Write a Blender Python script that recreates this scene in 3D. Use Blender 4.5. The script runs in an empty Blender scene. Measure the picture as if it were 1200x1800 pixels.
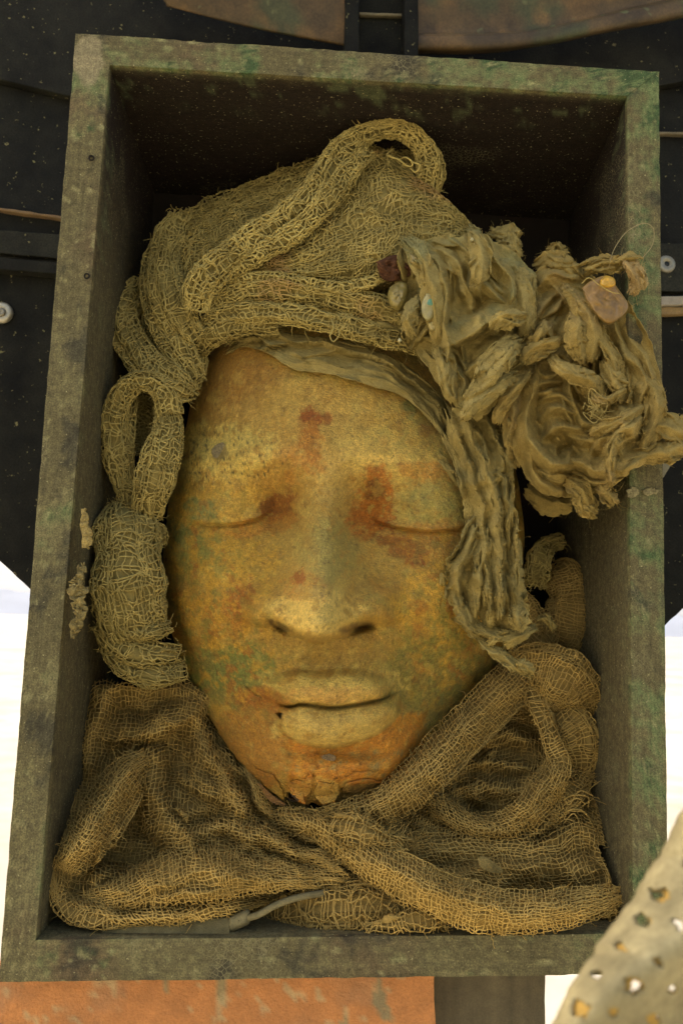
import bpy, math, random
import numpy as np

# ------------------------------------------------------------------ camera
SC = bpy.context.scene
COL = SC.collection
CAM = np.array([0.2009, -0.6644, 0.2573])
YAW, PITCH, ROLL, FPX = 0.0539, 0.1339, 0.0346, 1488.28
_f = np.array([math.sin(YAW) * math.cos(PITCH), math.cos(YAW) * math.cos(PITCH), math.sin(PITCH)])
_r0 = np.array([math.cos(YAW), -math.sin(YAW), 0.0])
_u0 = np.cross(_r0, _f)
_r = _r0 * math.cos(ROLL) + _u0 * math.sin(ROLL)
_u = -_r0 * math.sin(ROLL) + _u0 * math.cos(ROLL)
cam_data = bpy.data.cameras.new('camera')
cam_data.sensor_fit = 'HORIZONTAL'
cam_data.sensor_width = 36.0
cam_data.lens = FPX / 1200 * 36.0
cam_data.clip_start = 0.01
cam_data.clip_end = 60000
cam_data.dof.use_dof = True
cam_data.dof.focus_distance = 0.69
cam_data.dof.aperture_fstop = 15.0
cam = bpy.data.objects.new('camera', cam_data)
COL.objects.link(cam)
from mathutils import Matrix
cam.matrix_world = Matrix(((_r[0], _u[0], -_f[0], CAM[0]), (_r[1], _u[1], -_f[1], CAM[1]),
                           (_r[2], _u[2], -_f[2], CAM[2]), (0, 0, 0, 1)))
SC.camera = cam

# ------------------------------------------------------------------ light
SUN_EL, SUN_AZ = math.radians(46), math.radians(-62)      # azimuth from +Y (behind the box) towards +X
world = bpy.data.worlds.new('World')
SC.world = world
world.use_nodes = True
wn = world.node_tree.nodes
sky = wn.new('ShaderNodeTexSky')
sky.sky_type = 'NISHITA'
sky.sun_disc = False
sky.sun_elevation = SUN_EL
sky.sun_rotation = SUN_AZ
sky.dust_density = 6.0
sky.ozone_density = 0.0
sky.air_density = 0.75
bg = wn['Background']
bg.inputs['Strength'].default_value = 0.13
world.node_tree.links.new(sky.outputs['Color'], bg.inputs['Color'])
sun_data = bpy.data.lights.new('sun', 'SUN')
sun_data.energy = 3.6
sun_data.angle = math.radians(0.5)
sun_data.color = (1.0, 0.93, 0.80)
sun = bpy.data.objects.new('sun', sun_data)
COL.objects.link(sun)
from mathutils import Vector
_sd = Vector((math.sin(SUN_AZ) * math.cos(SUN_EL), math.cos(SUN_AZ) * math.cos(SUN_EL), math.sin(SUN_EL)))
sun.rotation_euler = _sd.to_track_quat('Z', 'Y').to_euler()
sun.location = (0, 2, 4)
SC.view_settings.view_transform = 'Standard'
SC.view_settings.look = 'None'
SC.view_settings.gamma = 1.0
SC.view_settings.exposure = 1.62
SC.view_settings.use_curve_mapping = False
SC.cycles.use_denoising = True
SC.cycles.max_bounces = 6
SC.cycles.diffuse_bounces = 2

# ------------------------------------------------------------------ helpers
rng = np.random.default_rng(7)
random.seed(7)
_perm = np.random.default_rng(3).permutation(256).astype(np.int64)
_perm = np.concatenate([_perm, _perm, _perm])
_g3 = np.random.default_rng(4).normal(size=(256, 3))
_g3 /= np.linalg.norm(_g3, axis=1)[:, None]


def perlin(P):
    P = np.asarray(P, float)
    i = np.floor(P).astype(np.int64)
    f = P - i
    i &= 255
    w = f * f * f * (f * (f * 6 - 15) + 10)
    out = 0
    for dx in (0, 1):
        wx = w[..., 0] if dx else 1 - w[..., 0]
        for dy in (0, 1):
            wy = w[..., 1] if dy else 1 - w[..., 1]
            for dz in (0, 1):
                wz = w[..., 2] if dz else 1 - w[..., 2]
                h = _perm[_perm[_perm[(i[..., 0] + dx) & 255] + ((i[..., 1] + dy) & 255)] + ((i[..., 2] + dz) & 255)]
                g = _g3[h]
                out = out + wx * wy * wz * (g[..., 0] * (f[..., 0] - dx) + g[..., 1] * (f[..., 1] - dy) + g[..., 2] * (f[..., 2] - dz))
    return out * 1.6


def fbm(P, oct=4, lac=2.1, gain=0.5):
    s, a, out = 1.0, 1.0, 0
    P = np.asarray(P, float)
    for k in range(oct):
        out = out + a * perlin(P * s + 17.3 * k)
        s *= lac
        a *= gain
    return out


def ridged(P, oct=3):
    s, a, out = 1.0, 1.0, 0
    for k in range(oct):
        out = out + a * (1 - 2 * np.abs(perlin(np.asarray(P) * s + 9.1 * k)))
        s *= 2.1
        a *= 0.5
    return out


def n2(x, y, z=0.0):
    x, y = np.broadcast_arrays(np.asarray(x, float), np.asarray(y, float))
    return np.stack([x, y, np.full_like(x, z)], -1)


def sstep(a, b, x):
    t = np.clip((x - a) / (b - a), 0, 1)
    return t * t * (3 - 2 * t)


def at(px, py, d):
    """the point of the place that stands d metres behind the box's front plane and shows at that pixel of the photograph"""
    px, py, d = np.broadcast_arrays(np.asarray(px, float), np.asarray(py, float), np.asarray(d, float))
    ray = _f * FPX + _r * (px - 600)[..., None] - _u * (py - 900)[..., None]
    return CAM + ray * ((d - CAM[1]) / ray[..., 1])[..., None]


def mpp(d):
    return (0.6644 + d) / FPX


def crspline(K, n):
    """Catmull-Rom through rows of K, n samples spaced evenly by length"""
    K = np.asarray(K, float)
    m = len(K)
    if m == 2:
        return K[0] + (K[1] - K[0]) * np.linspace(0, 1, n)[:, None]
    E = np.vstack([2 * K[0] - K[1], K, 2 * K[-1] - K[-2]])
    S = 24
    t = np.linspace(0, 1, S, endpoint=False)[:, None]
    out = []
    for i in range(m - 1):
        a, b, c, d = E[i], E[i + 1], E[i + 2], E[i + 3]
        out.append(0.5 * (2 * b + (c - a) * t + (2 * a - 5 * b + 4 * c - d) * t ** 2 + (3 * b - a - 3 * c + d) * t ** 3))
    out = np.vstack(out + [K[-1:]])
    L = np.concatenate([[0], np.cumsum(np.linalg.norm(np.diff(out[:, :2], axis=0), axis=1))])
    s = np.linspace(0, L[-1], n)
    return np.stack([np.interp(s, L, out[:, k]) for k in range(K.shape[1])], -1)


def mesh_obj(name, V, F, mat, parent=None, col=None, smooth=True, thick=0.0, offset=0.0):
    V = np.asarray(V, np.float32).reshape(-1, 3)
    F = np.asarray(F, np.int32)
    me = bpy.data.meshes.new(name)
    k = F.shape[1]
    me.vertices.add(len(V))
    me.vertices.foreach_set('co', V.ravel())
    me.loops.add(F.size)
    me.loops.foreach_set('vertex_index', F.ravel())
    me.polygons.add(len(F))
    me.polygons.foreach_set('loop_start', np.arange(0, F.size, k, dtype=np.int32))
    me.polygons.foreach_set('loop_total', np.full(len(F), k, np.int32))
    me.update(calc_edges=True)
    me.polygons.foreach_set('use_smooth', np.full(len(F), smooth))
    if col is not None:
        col = np.asarray(col, np.float32)
        if col.ndim == 1:
            col = np.tile(col, (len(V), 1))
        c4 = np.ones((len(V), 4), np.float32)
        c4[:, :3] = np.clip(col.reshape(-1, 3), 0.003, 0.95)
        a = me.color_attributes.new('Col', 'FLOAT_COLOR', 'POINT')
        a.data.foreach_set('color', c4.ravel())
    me.materials.append(mat)
    me.validate()
    o = bpy.data.objects.new(name, me)
    COL.objects.link(o)
    if parent is not None:
        o.parent = parent
        o.matrix_parent_inverse = parent.matrix_world.inverted()
    if thick:
        s = o.modifiers.new('thickness', 'SOLIDIFY')
        s.thickness = thick
        s.offset = offset
    return o


def gridF(nv, nu, wrap=False):
    i = np.arange(nv - 1)[:, None]
    j = np.arange(nu if wrap else nu - 1)[None, :]
    j2 = (j + 1) % nu
    a = i * nu + j
    b = i * nu + j2
    return np.stack([a, b, b + nu, a + nu], -1).reshape(-1, 4)


def gridN(G):
    du = np.gradient(G, axis=1)
    dv = np.gradient(G, axis=0)
    n = np.cross(du, dv)
    n /= np.linalg.norm(n, axis=-1)[..., None] + 1e-12
    mid = n[n.shape[0] // 2, n.shape[1] // 2]
    if n[..., 1].mean() > 0:
        n = -n
    return n


def thing(name, label, cat, loc=(0, 0, 0), group=None):
    o = bpy.data.objects.new(name, None)
    COL.objects.link(o)
    o.location = loc
    o.empty_display_size = 0.05
    bpy.context.view_layer.update()
    o['label'] = label
    o['category'] = cat
    if group:
        o['group'] = group
    return o


def tag(o, label=None, cat=None, group=None, kind=None):
    for k, v in (('label', label), ('category', cat), ('group', group), ('kind', kind)):
        if v:
            o[k] = v
    return o


# ------------------------------------------------------------------ materials
def mat_attr(name, rough=0.9, fine=(900, 0.35), mid=(120, 0.25), bump=(700, 0.3, 0.001), spec=0.25, dust=None, metal=0.0, attr=True,
             color=(0.5, 0.5, 0.5), crackle=None, pits=None, grain=0.0):
    """colour from the mesh's own colour attribute, broken up by fine grain, with relief by bump"""
    m = bpy.data.materials.new(name)
    m.use_nodes = True
    nt = m.node_tree
    N, L = nt.nodes, nt.links
    b = N['Principled BSDF']
    b.inputs['Roughness'].default_value = rough
    b.inputs['Specular IOR Level'].default_value = spec
    b.inputs['Metallic'].default_value = metal
    tc = N.new('ShaderNodeTexCoord')
    if attr:
        a = N.new('ShaderNodeVertexColor')
        a.layer_name = 'Col'
        cur = a.outputs['Color']
    else:
        a = N.new('ShaderNodeRGB')
        a.outputs[0].default_value = (*color, 1)
        cur = a.outputs[0]

    def noise(scale, det=6, rough_=0.6):
        n = N.new('ShaderNodeTexNoise')
        n.inputs['Scale'].default_value = scale
        n.inputs['Detail'].default_value = det
        n.inputs['Roughness'].default_value = rough_
        L.new(tc.outputs['Object'], n.inputs['Vector'])
        return n.outputs['Fac']

    def mul(cur, fac, lo, hi):
        r = N.new('ShaderNodeMapRange')
        r.inputs['From Min'].default_value = 0.25
        r.inputs['From Max'].default_value = 0.75
        r.inputs['To Min'].default_value = lo
        r.inputs['To Max'].default_value = hi
        L.new(fac, r.inputs['Value'])
        x = N.new('ShaderNodeMix')
        x.data_type = 'RGBA'
        x.blend_type = 'MULTIPLY'
        x.inputs['Factor'].default_value = 1.0
        L.new(cur, x.inputs[6])
        L.new(r.outputs[0], x.inputs[7])
        return x.outputs[2]
    f1 = noise(fine[0], 4)
    cur = mul(cur, f1, 1 - fine[1], 1 + fine[1])
    cur = mul(cur, noise(mid[0]), 1 - mid[1], 1 + mid[1])
    hgt = noise(bump[0], 5, 0.65)
    if crackle:
        v = N.new('ShaderNodeTexVoronoi')
        v.feature = 'DISTANCE_TO_EDGE'
        v.inputs['Scale'].default_value = crackle[0]
        L.new(tc.outputs['Object'], v.inputs['Vector'])
        cm = N.new('ShaderNodeMapRange')
        cm.inputs['From Min'].default_value = 0.0
        cm.inputs['From Max'].default_value = 0.07
        cm.inputs['To Min'].default_value = 1.0
        cm.inputs['To Max'].default_value = 0.0
        L.new(v.outputs['Distance'], cm.inputs['Value'])
        where = N.new('ShaderNodeMapRange')
        where.inputs['From Min'].default_value = 0.56
        where.inputs['From Max'].default_value = 0.64
        L.new(noise(crackle[1], 2), where.inputs['Value'])
        mm = N.new('ShaderNodeMath')
        mm.operation = 'MULTIPLY'
        L.new(cm.outputs[0], mm.inputs[0])
        L.new(where.outputs[0], mm.inputs[1])
        x = N.new('ShaderNodeMix')
        x.data_type = 'RGBA'
        x.inputs[7].default_value = (*crackle[2], 1)
        L.new(mm.outputs[0], x.inputs[0])
        L.new(cur, x.inputs[6])
        cur = x.outputs[2]
    if grain:
        mp = N.new('ShaderNodeMapping')
        mp.inputs['Scale'].default_value = grain[1]
        L.new(tc.outputs['Object'], mp.inputs['Vector'])
        gn = N.new('ShaderNodeTexNoise')
        gn.inputs['Scale'].default_value = 420
        gn.inputs['Detail'].default_value = 4
        L.new(mp.outputs[0], gn.inputs['Vector'])
        cur = mul(cur, gn.outputs['Fac'], 1 - grain[0], 1 + grain[0])
    if pits:
        dn = N.new('ShaderNodeMapRange')
        dn.inputs['From Min'].default_value = pits[1]
        dn.inputs['From Max'].default_value = pits[1] + 0.06
        L.new(noise(pits[0], 4, 0.7), dn.inputs['Value'])
        x = N.new('ShaderNodeMix')
        x.data_type = 'RGBA'
        x.inputs[7].default_value = (*pits[2], 1)
        L.new(dn.outputs[0], x.inputs[0])
        L.new(cur, x.inputs[6])
        cur = x.outputs[2]
    if dust:
        dn = N.new('ShaderNodeMapRange')
        dn.inputs['From Min'].default_value = dust[1]
        dn.inputs['From Max'].default_value = dust[1] + 0.05
        L.new(noise(dust[0], 2), dn.inputs['Value'])
        x = N.new('ShaderNodeMix')
        x.data_type = 'RGBA'
        x.inputs[7].default_value = (*dust[2], 1)
        L.new(dn.outputs[0], x.inputs[0])
        L.new(cur, x.inputs[6])
        cur = x.outputs[2]
    L.new(cur, b.inputs['Base Color'])
    bp = N.new('ShaderNodeBump')
    bp.inputs['Strength'].default_value = bump[1]
    bp.inputs['Distance'].default_value = bump[2]
    L.new(hgt, bp.inputs['Height'])
    L.new(bp.outputs['Normal'], b.inputs['Normal'])
    return m


M = {}
M['wood'] = mat_attr('weathered_painted_wood', 0.85, (800, 0.55), (170, 0.45), (600, 0.8, 0.0014), dust=(420, 0.665, (0.36, 0.32, 0.14)), pits=(300, 0.66, (0.03, 0.022, 0.01)), grain=(0.18, (1, 1, 0.06)),
                     crackle=(260, 9, (0.22, 0.19, 0.085)))
M['wood_h'] = mat_attr('weathered_painted_wood_level', 0.85, (800, 0.55), (170, 0.45), (600, 0.8, 0.0014), dust=(420, 0.665, (0.36, 0.32, 0.14)), pits=(300, 0.66, (0.03, 0.022, 0.01)), grain=(0.18, (0.06, 1, 1)),
                       crackle=(260, 9, (0.22, 0.19, 0.085)))
M['gauze'] = mat_attr('dusty_gauze', 1.0, (1500, 0.25), (60, 0.18), (2500, 0.3, 0.0005), spec=0.1)
M['net'] = mat_attr('crusted_netting', 1.0, (1600, 0.30), (70, 0.22), (2200, 0.5, 0.0008), spec=0.1)
M['rag'] = mat_attr('stiff_dusty_rag', 1.0, (1500, 0.34), (110, 0.26), (2600, 0.5, 0.0007), spec=0.1)
M['mask'] = mat_attr('patinated_mask', 0.48, (1000, 0.42), (330, 0.30), (480, 1.0, 0.0030), spec=0.45, pits=(480, 0.665, (0.10, 0.075, 0.025)), dust=(600, 0.70, (0.60, 0.50, 0.22)))
M['black'] = mat_attr('dusty_black_paint', 0.75, (500, 0.5), (30, 0.6), (600, 0.3, 0.0008), spec=0.12, dust=(170, 0.685, (0.17, 0.15, 0.06)))
M['copper'] = mat_attr('aged_copper_sheet', 0.6, (400, 0.3), (35, 0.5), (300, 0.3, 0.001), spec=0.4, dust=(45, 0.66, (0.12, 0.13, 0.05)))
M['orange'] = mat_attr('orange_paint', 0.6, (500, 0.15), (60, 0.22), (220, 0.8, 0.003), spec=0.35)
M['plain'] = mat_attr('dusty_surface', 0.8, (700, 0.2), (80, 0.2), (900, 0.4, 0.0008))
M['metal'] = mat_attr('dull_steel', 0.45, (500, 0.2), (60, 0.2), (700, 0.3, 0.0005), spec=0.5, metal=0.7)
M['resin'] = mat_attr('amber_resin', 0.35, (300, 0.2), (60, 0.3), (350, 0.4, 0.001), spec=0.5)
M['playa'] = mat_attr('playa_dust', 1.0, (2.2, 0.22), (0.25, 0.35), (6, 0.3, 0.02), attr=False, color=(0.29, 0.262, 0.205))
M['hill'] = mat_attr('far_hills', 1.0, (0.004, 0.1), (0.001, 0.1), (0.01, 0.2, 5), attr=False, color=(0.11, 0.125, 0.16))  # blue of distance painted into the base colour, as haze
M['lace'] = mat_attr('perforated_cloth', 0.95, (500, 0.2), (50, 0.25), (800, 0.5, 0.001), spec=0.1)

GAUZE = np.array([0.43, 0.285, 0.075])
NET = np.array([0.42, 0.32, 0.090])
RAG = np.array([0.300, 0.226, 0.066])

# ------------------------------------------------------------------ ground, hills
GZ = -1.05


def simple_quad(name, x0, x1, y0, y1, z, mat, n=2):
    X, Y = np.meshgrid(np.linspace(x0, x1, n), np.linspace(y0, y1, n))
    return mesh_obj(name, np.stack([X, Y, np.full_like(X, z)], -1), gridF(n, n), mat, smooth=False)


tag(simple_quad('ground', -30000, 30000, -30000, 30000, GZ, M['playa']), kind='structure')
hx = np.linspace(-16000, 16000, 400)
hh = 420 + 170 * fbm(n2(hx / 2600, 0.3), 5) + 60 * fbm(n2(hx / 600, 7.7), 3)
Vh = np.concatenate([np.stack([hx, np.full_like(hx, 12000), np.full_like(hx, GZ - 5)], -1),
                     np.stack([hx, 12600 + hh, GZ + hh * 0.45], -1),
                     np.stack([hx, 13600 + hh, GZ + hh], -1),
                     np.stack([hx, np.full_like(hx, 15500), np.full_like(hx, GZ - 5)], -1)])
tag(mesh_obj('hills', Vh, gridF(4, 400), M['hill']), kind='structure')


# ------------------------------------------------------------------ solid slabs with worn edges
def slab(name, C, mat, parent, colf, n=(60, 8, 24), wear=0.00045, wob=0.0003, seed=0, ends=True):
    """C: 8 corners [x][y][z] ordered index = ix*4+iy*2+iz. Six gridded faces, edges worn by noise"""
    C = np.asarray(C, float).reshape(2, 2, 2, 3)
    mid = C.reshape(-1, 3).mean(0)

    def P(a, b, c):
        a, b, c = a[..., None], b[..., None], c[..., None]
        return (C[0, 0, 0] * (1 - a) * (1 - b) * (1 - c) + C[0, 0, 1] * (1 - a) * (1 - b) * c + C[0, 1, 0] * (1 - a) * b * (1 - c) + C[0, 1, 1] * (1 - a) * b * c
                + C[1, 0, 0] * a * (1 - b) * (1 - c) + C[1, 0, 1] * a * (1 - b) * c + C[1, 1, 0] * a * b * (1 - c) + C[1, 1, 1] * a * b * c)
    Vs, Fs, base = [], [], 0
    ex = [np.linalg.norm(C[1, 0, 0] - C[0, 0, 0]), np.linalg.norm(C[0, 1, 0] - C[0, 0, 0]), np.linalg.norm(C[0, 0, 1] - C[0, 0, 0])]

    def lin(k):
        # denser towards both ends so that the worn edge is narrow
        t = np.linspace(0, 1, k + 1)
        e = min(0.2, 0.0018 / 1.0)
        return np.unique(np.concatenate([t, ]))
    for ax in range(3):
        o1, o2 = [(1, 2), (2, 0), (0, 1)][ax]

        def ticks(k):
            t = np.linspace(0, 1, n[k] + 1)
            e = 0.0016 / ex[k]
            if e < 0.3 / n[k]:
                t = np.unique(np.concatenate([t, [e, 2.2 * e, 1 - e, 1 - 2.2 * e]]))
            return t
        t1, t2 = ticks(o1), ticks(o2)
        for side in (0, 1):
            A, B = np.meshgrid(t1, t2, indexing='ij')
            abc = [None] * 3
            abc[ax] = np.full_like(A, side)
            abc[o1], abc[o2] = A, B
            p = P(*abc)
            # closeness to a sharp edge
            d1 = np.minimum(A, 1 - A) * ex[o1]
            d2 = np.minimum(B, 1 - B) * ex[o2]
            if not ends and o1 == 0:
                d1 = d1 + 1
            if not ends and o2 == 0:
                d2 = d2 + 1
            de = np.minimum(d1, d2)
            w = np.exp(-(de / 0.0022) ** 2)
            nz = 0.45 + 1.0 * fbm(p * 70 + seed, 4) + 0.8 * fbm(p * 18 + seed, 2)
            toward = mid - p
            for k in range(3):
                pass
            axd = [(C[1, 0, 0] - C[0, 0, 0]) / ex[0], (C[0, 1, 0] - C[0, 0, 0]) / ex[1], (C[0, 0, 1] - C[0, 0, 0]) / ex[2]]
            inn = np.zeros_like(p)
            for k, cc in enumerate(abc):
                if k == 0 and not ends:
                    continue
                dk = np.minimum(cc, 1 - cc) * ex[k]
                inn += ((np.sign(0.5 - cc) * np.exp(-(dk / 0.0022) ** 2))[..., None]) * axd[k]
            # only where at least two faces meet
            p = p + inn * (np.clip(nz, 0.1, 2.2) * wear * w)[..., None]
            p = p + wob * np.stack([fbm(p * 22 + seed + 5 * q, 3) for q in range(3)], -1)
            m1, m2 = p.shape[:2]
            F = gridF(m1, m2)
            if side == 0:
                F = F[:, ::-1]
            Vs.append(p.reshape(-1, 3))
            Fs.append(F + base)
            base += m1 * m2
    V = np.vstack(Vs)
    return mesh_obj(name, V, np.vstack(Fs), mat, parent, colf(V) if callable(colf) else colf, smooth=True)


def mixc(c, col, w):
    w = np.clip(w, 0, 1)[..., None]
    return c * (1 - w) + np.asarray(col) * w


# ------------------------------------------------------------------ the wooden box
D = 0.208
fo = dict(tl=at(133, 57, 0), tr=at(1158, 125, 0), bl=at(-4, 1728, 0), br=at(1175, 1713, 0))
fi = dict(tl=at(193, 113, 0), tr=at(1102, 168, 0), bl=at(63, 1653, 0), br=at(1112, 1642, 0))
bi = {k: v + np.array([0, D, 0]) for k, v in fi.items()}
bi['tl'] = at(271, 338, D)
bi['tr'] = at(1000, 387, D)
bi['bl'] = fi['bl'] + np.array([0.004, D, 0])
bi['br'] = fi['br'] + np.array([-0.006, D, 0])
bo = {k: fo[k] + np.array([0, D + 0.012, 0]) for k in fo}
for k, s in (('tl', (1, -1)), ('tr', (-1, -1))):
    bo[k] = bi[k] + np.array([-s[0] * 0.026, 0.012, -s[1] * 0.026])


def box_col(V):
    x, y, z = V[:, 0], V[:, 1], V[:, 2]
    c = np.tile(np.array([0.125, 0.104, 0.040]), (len(V), 1))
    n1 = fbm(V * 14, 5)
    n2_ = fbm(V * 45 + 40, 4)
    n3 = fbm(V * 7 + 80, 4)
    n4 = fbm(V * 130 + 12, 3)
    right = sstep(0.40, 0.46, x)
    top = sstep(0.66, 0.71, z)
    c = mixc(c, (0.185, 0.158, 0.062), 0.8 * sstep(-0.4, 0.7, n1 + 0.4 * n4))           # pale dust film
    c = mixc(c, (0.115, 0.070, 0.032), 0.6 * sstep(0.1, 0.7, n3 + 0.25 * n4) * (1 - 0.6 * right))   # bare red-brown
    gx = 0.48 * right + 0.46 * top - 0.40
    c = mixc(c, (0.135, 0.170, 0.058), 0.95 * sstep(-0.15, 0.5, n1 * 0.6 + n2_ * 0.35 + 0.3 * n4 + gx))   # green patina on the right and top boards
    c = mixc(c, (0.040, 0.075, 0.022), 0.85 * sstep(0.28, 0.6, n2_ * 0.7 + 0.45 * n4 + n1 * 0.3 + gx * 0.6))
    dk = fbm(V * 20 + 140, 4) + 0.35 * n4 + 0.25 * sstep(0.05, 0.0, z)
    c = mixc(c, (0.040, 0.036, 0.020), 0.7 * sstep(0.34, 0.7, dk))                       # dark stains
    c = mixc(c, (0.30, 0.265, 0.105), 0.6 * sstep(0.45, 0.75, n4 + 0.4 * n2_))            # chalky flecks
    # putty in the upper left mitre
    pt = np.hypot((x - fo['tl'][0] - 0.012) / 0.012, (z - fo['tl'][2] + 0.024) / 0.022) + 0.35 * n2_
    c = mixc(c, (0.27, 0.225, 0.11), 0.9 * sstep(1.15, 0.9, pt) * (y < 0.003))
    # the inside is dark brown wood with shade painted in, dustier on the bottom
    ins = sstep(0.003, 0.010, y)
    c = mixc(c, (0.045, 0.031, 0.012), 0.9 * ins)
    c = mixc(c, (0.018, 0.011, 0.005), 0.9 * ins * sstep(0.60, 0.68, z))  # near-black towards the top, shade put into the colour
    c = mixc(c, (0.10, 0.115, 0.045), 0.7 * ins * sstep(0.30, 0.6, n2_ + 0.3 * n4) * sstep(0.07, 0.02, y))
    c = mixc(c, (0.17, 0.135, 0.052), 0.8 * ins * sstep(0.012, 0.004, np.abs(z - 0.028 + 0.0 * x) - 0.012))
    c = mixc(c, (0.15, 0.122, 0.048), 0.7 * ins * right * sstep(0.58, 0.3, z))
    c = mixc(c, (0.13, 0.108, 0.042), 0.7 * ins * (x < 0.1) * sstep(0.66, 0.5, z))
    return c


box = thing('wooden_box', 'open weathered wooden box with green patina framing the mask', 'box', (0.25, 0.1, 0))
g = 0.00012


def eps(a, b, k):
    return a + (b - a) / np.linalg.norm(b - a) * k


def panel(name, ka, kb, n, seed):
    # trapezoid panel between corner ka and corner kb, mitred
    o1, o2 = eps(fo[ka], fo[kb], g), eps(fo[kb], fo[ka], g)
    i1, i2 = eps(fi[ka], fi[kb], g), eps(fi[kb], fi[ka], g)
    p1, p2 = eps(bo[ka], bo[kb], g), eps(bo[kb], bo[ka], g)
    q1, q2 = eps(bi[ka], bi[kb], g), eps(bi[kb], bi[ka], g)
    # axis 0 along, axis1 depth, axis2 outer->inner
    C = [o1, i1, p1, q1, o2, i2, p2, q2]
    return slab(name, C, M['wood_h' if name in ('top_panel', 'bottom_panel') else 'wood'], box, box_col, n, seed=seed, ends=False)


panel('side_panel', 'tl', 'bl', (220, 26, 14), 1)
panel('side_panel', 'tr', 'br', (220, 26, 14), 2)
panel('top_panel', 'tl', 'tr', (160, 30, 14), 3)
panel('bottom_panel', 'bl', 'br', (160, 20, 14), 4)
e = 0.004
bp = {k: bi[k] + np.array([0, 0.0006, 0]) for k in bi}
ce = sum(bp.values()) / 4
bp = {k: ce + (v - ce) * 1.02 for k, v in bp.items()}
off = np.array([0, 0.010, 0])
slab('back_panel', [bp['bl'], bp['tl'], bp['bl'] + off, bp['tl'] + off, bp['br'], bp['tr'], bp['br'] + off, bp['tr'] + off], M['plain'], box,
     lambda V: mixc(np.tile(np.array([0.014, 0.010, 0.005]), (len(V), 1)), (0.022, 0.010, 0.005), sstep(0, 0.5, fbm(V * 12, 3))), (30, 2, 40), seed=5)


# ------------------------------------------------------------------ the mask
MC = np.array([578.0, 950.0])
OUT = np.array([(395, 585), (352, 655), (329, 745), (307, 840), (292, 930), (287, 1000), (291, 1060), (304, 1120), (332, 1190), (374, 1270),
                (422, 1342), (468, 1388), (510, 1410), (560, 1419), (610, 1412), (664, 1400), (706, 1376), (748, 1310), (800, 1255), (862, 1192),
                (898, 1110), (918, 1000), (916, 890), (890, 780), (845, 680), (770, 600), (680, 545), (580, 525), (480, 535)], float)
_oa = np.arctan2(OUT[:, 1] - MC[1], OUT[:, 0] - MC[0])
_or = np.hypot(OUT[:, 0] - MC[0], OUT[:, 1] - MC[1])
_s = np.argsort(_oa)
_oa, _or = _oa[_s], _or[_s]
_fa = np.linspace(-math.pi, math.pi, 721)
_fr = np.interp(_fa, np.concatenate([_oa - 2 * math.pi, _oa, _oa + 2 * math.pi]), np.tile(_or, 3))
_k = np.exp(-np.linspace(-2, 2, 15) ** 2)
_k /= _k.sum()
_fr = np.convolve(np.concatenate([_fr[-9:-1], _fr, _fr[1:9]]), _k, 'same')[8:-8]


def gau(x, y, cx, cy, sx, sy, rot=0.0):
    c, s = math.cos(rot), math.sin(rot)
    dx, dy = x - cx, y - cy
    return np.exp(-0.5 * (((c * dx + s * dy) / sx) ** 2 + ((-s * dx + c * dy) / sy) ** 2))


def curve_y(x, pts):
    p = np.array(pts, float)
    return np.interp(x, p[:, 0], p[:, 1])


def smooth_curve_y(x, pts):
    q = crspline(pts, 120)
    return np.interp(x, q[:, 0], q[:, 1])


EYE_L = [(300, 908), (330, 917), (375, 923), (420, 921), (455, 911), (485, 893)]
EYE_R = [(640, 905), (670, 920), (710, 930), (760, 934), (810, 930), (850, 918)]
LIP = [(425, 1222), (470, 1231), (505, 1241), (530, 1237), (560, 1241), (590, 1243), (630, 1237), (665, 1230), (692, 1219), (720, 1208)]
LOW = [(470, 1270), (500, 1292), (545, 1310), (590, 1313), (640, 1300), (680, 1278), (706, 1250)]


def inpoly(x, y, poly):
    poly = np.array(poly, float)
    r = np.zeros(x.shape, bool)
    j = len(poly) - 1
    for i in range(len(poly)):
        xi, yi = poly[i]
        xj, yj = poly[j]
        c = ((yi > y) != (yj > y)) & (x < (xj - xi) * (y - yi) / (yj - yi + 1e-12) + xi)
        r ^= c
        j = i
    return r


HOLES = (([(505, 1440), (503, 1410), (509, 1394), (516, 1398), (524, 1404), (534, 1440)], 0.030),
         ([(588, 1440), (592, 1402), (599, 1386), (622, 1377), (658, 1374), (684, 1378), (690, 1392), (684, 1440)], 0.0045),
         ([(694, 1394), (698, 1383), (707, 1377), (712, 1385), (706, 1397), (699, 1401)], 0.030),
         ([(488, 1261), (491, 1251), (496, 1254), (494, 1262)], 0.02),
         ([(440, 1420), (452, 1384), (462, 1398), (476, 1386), (492, 1410), (500, 1440)], 0.006),
         ([(820, 1232), (826, 1222), (833, 1216), (842, 1230), (840, 1250)], 0.02),
         ([(722, 1372), (730, 1350), (737, 1338), (760, 1350), (740, 1390)], 0.012))


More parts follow.
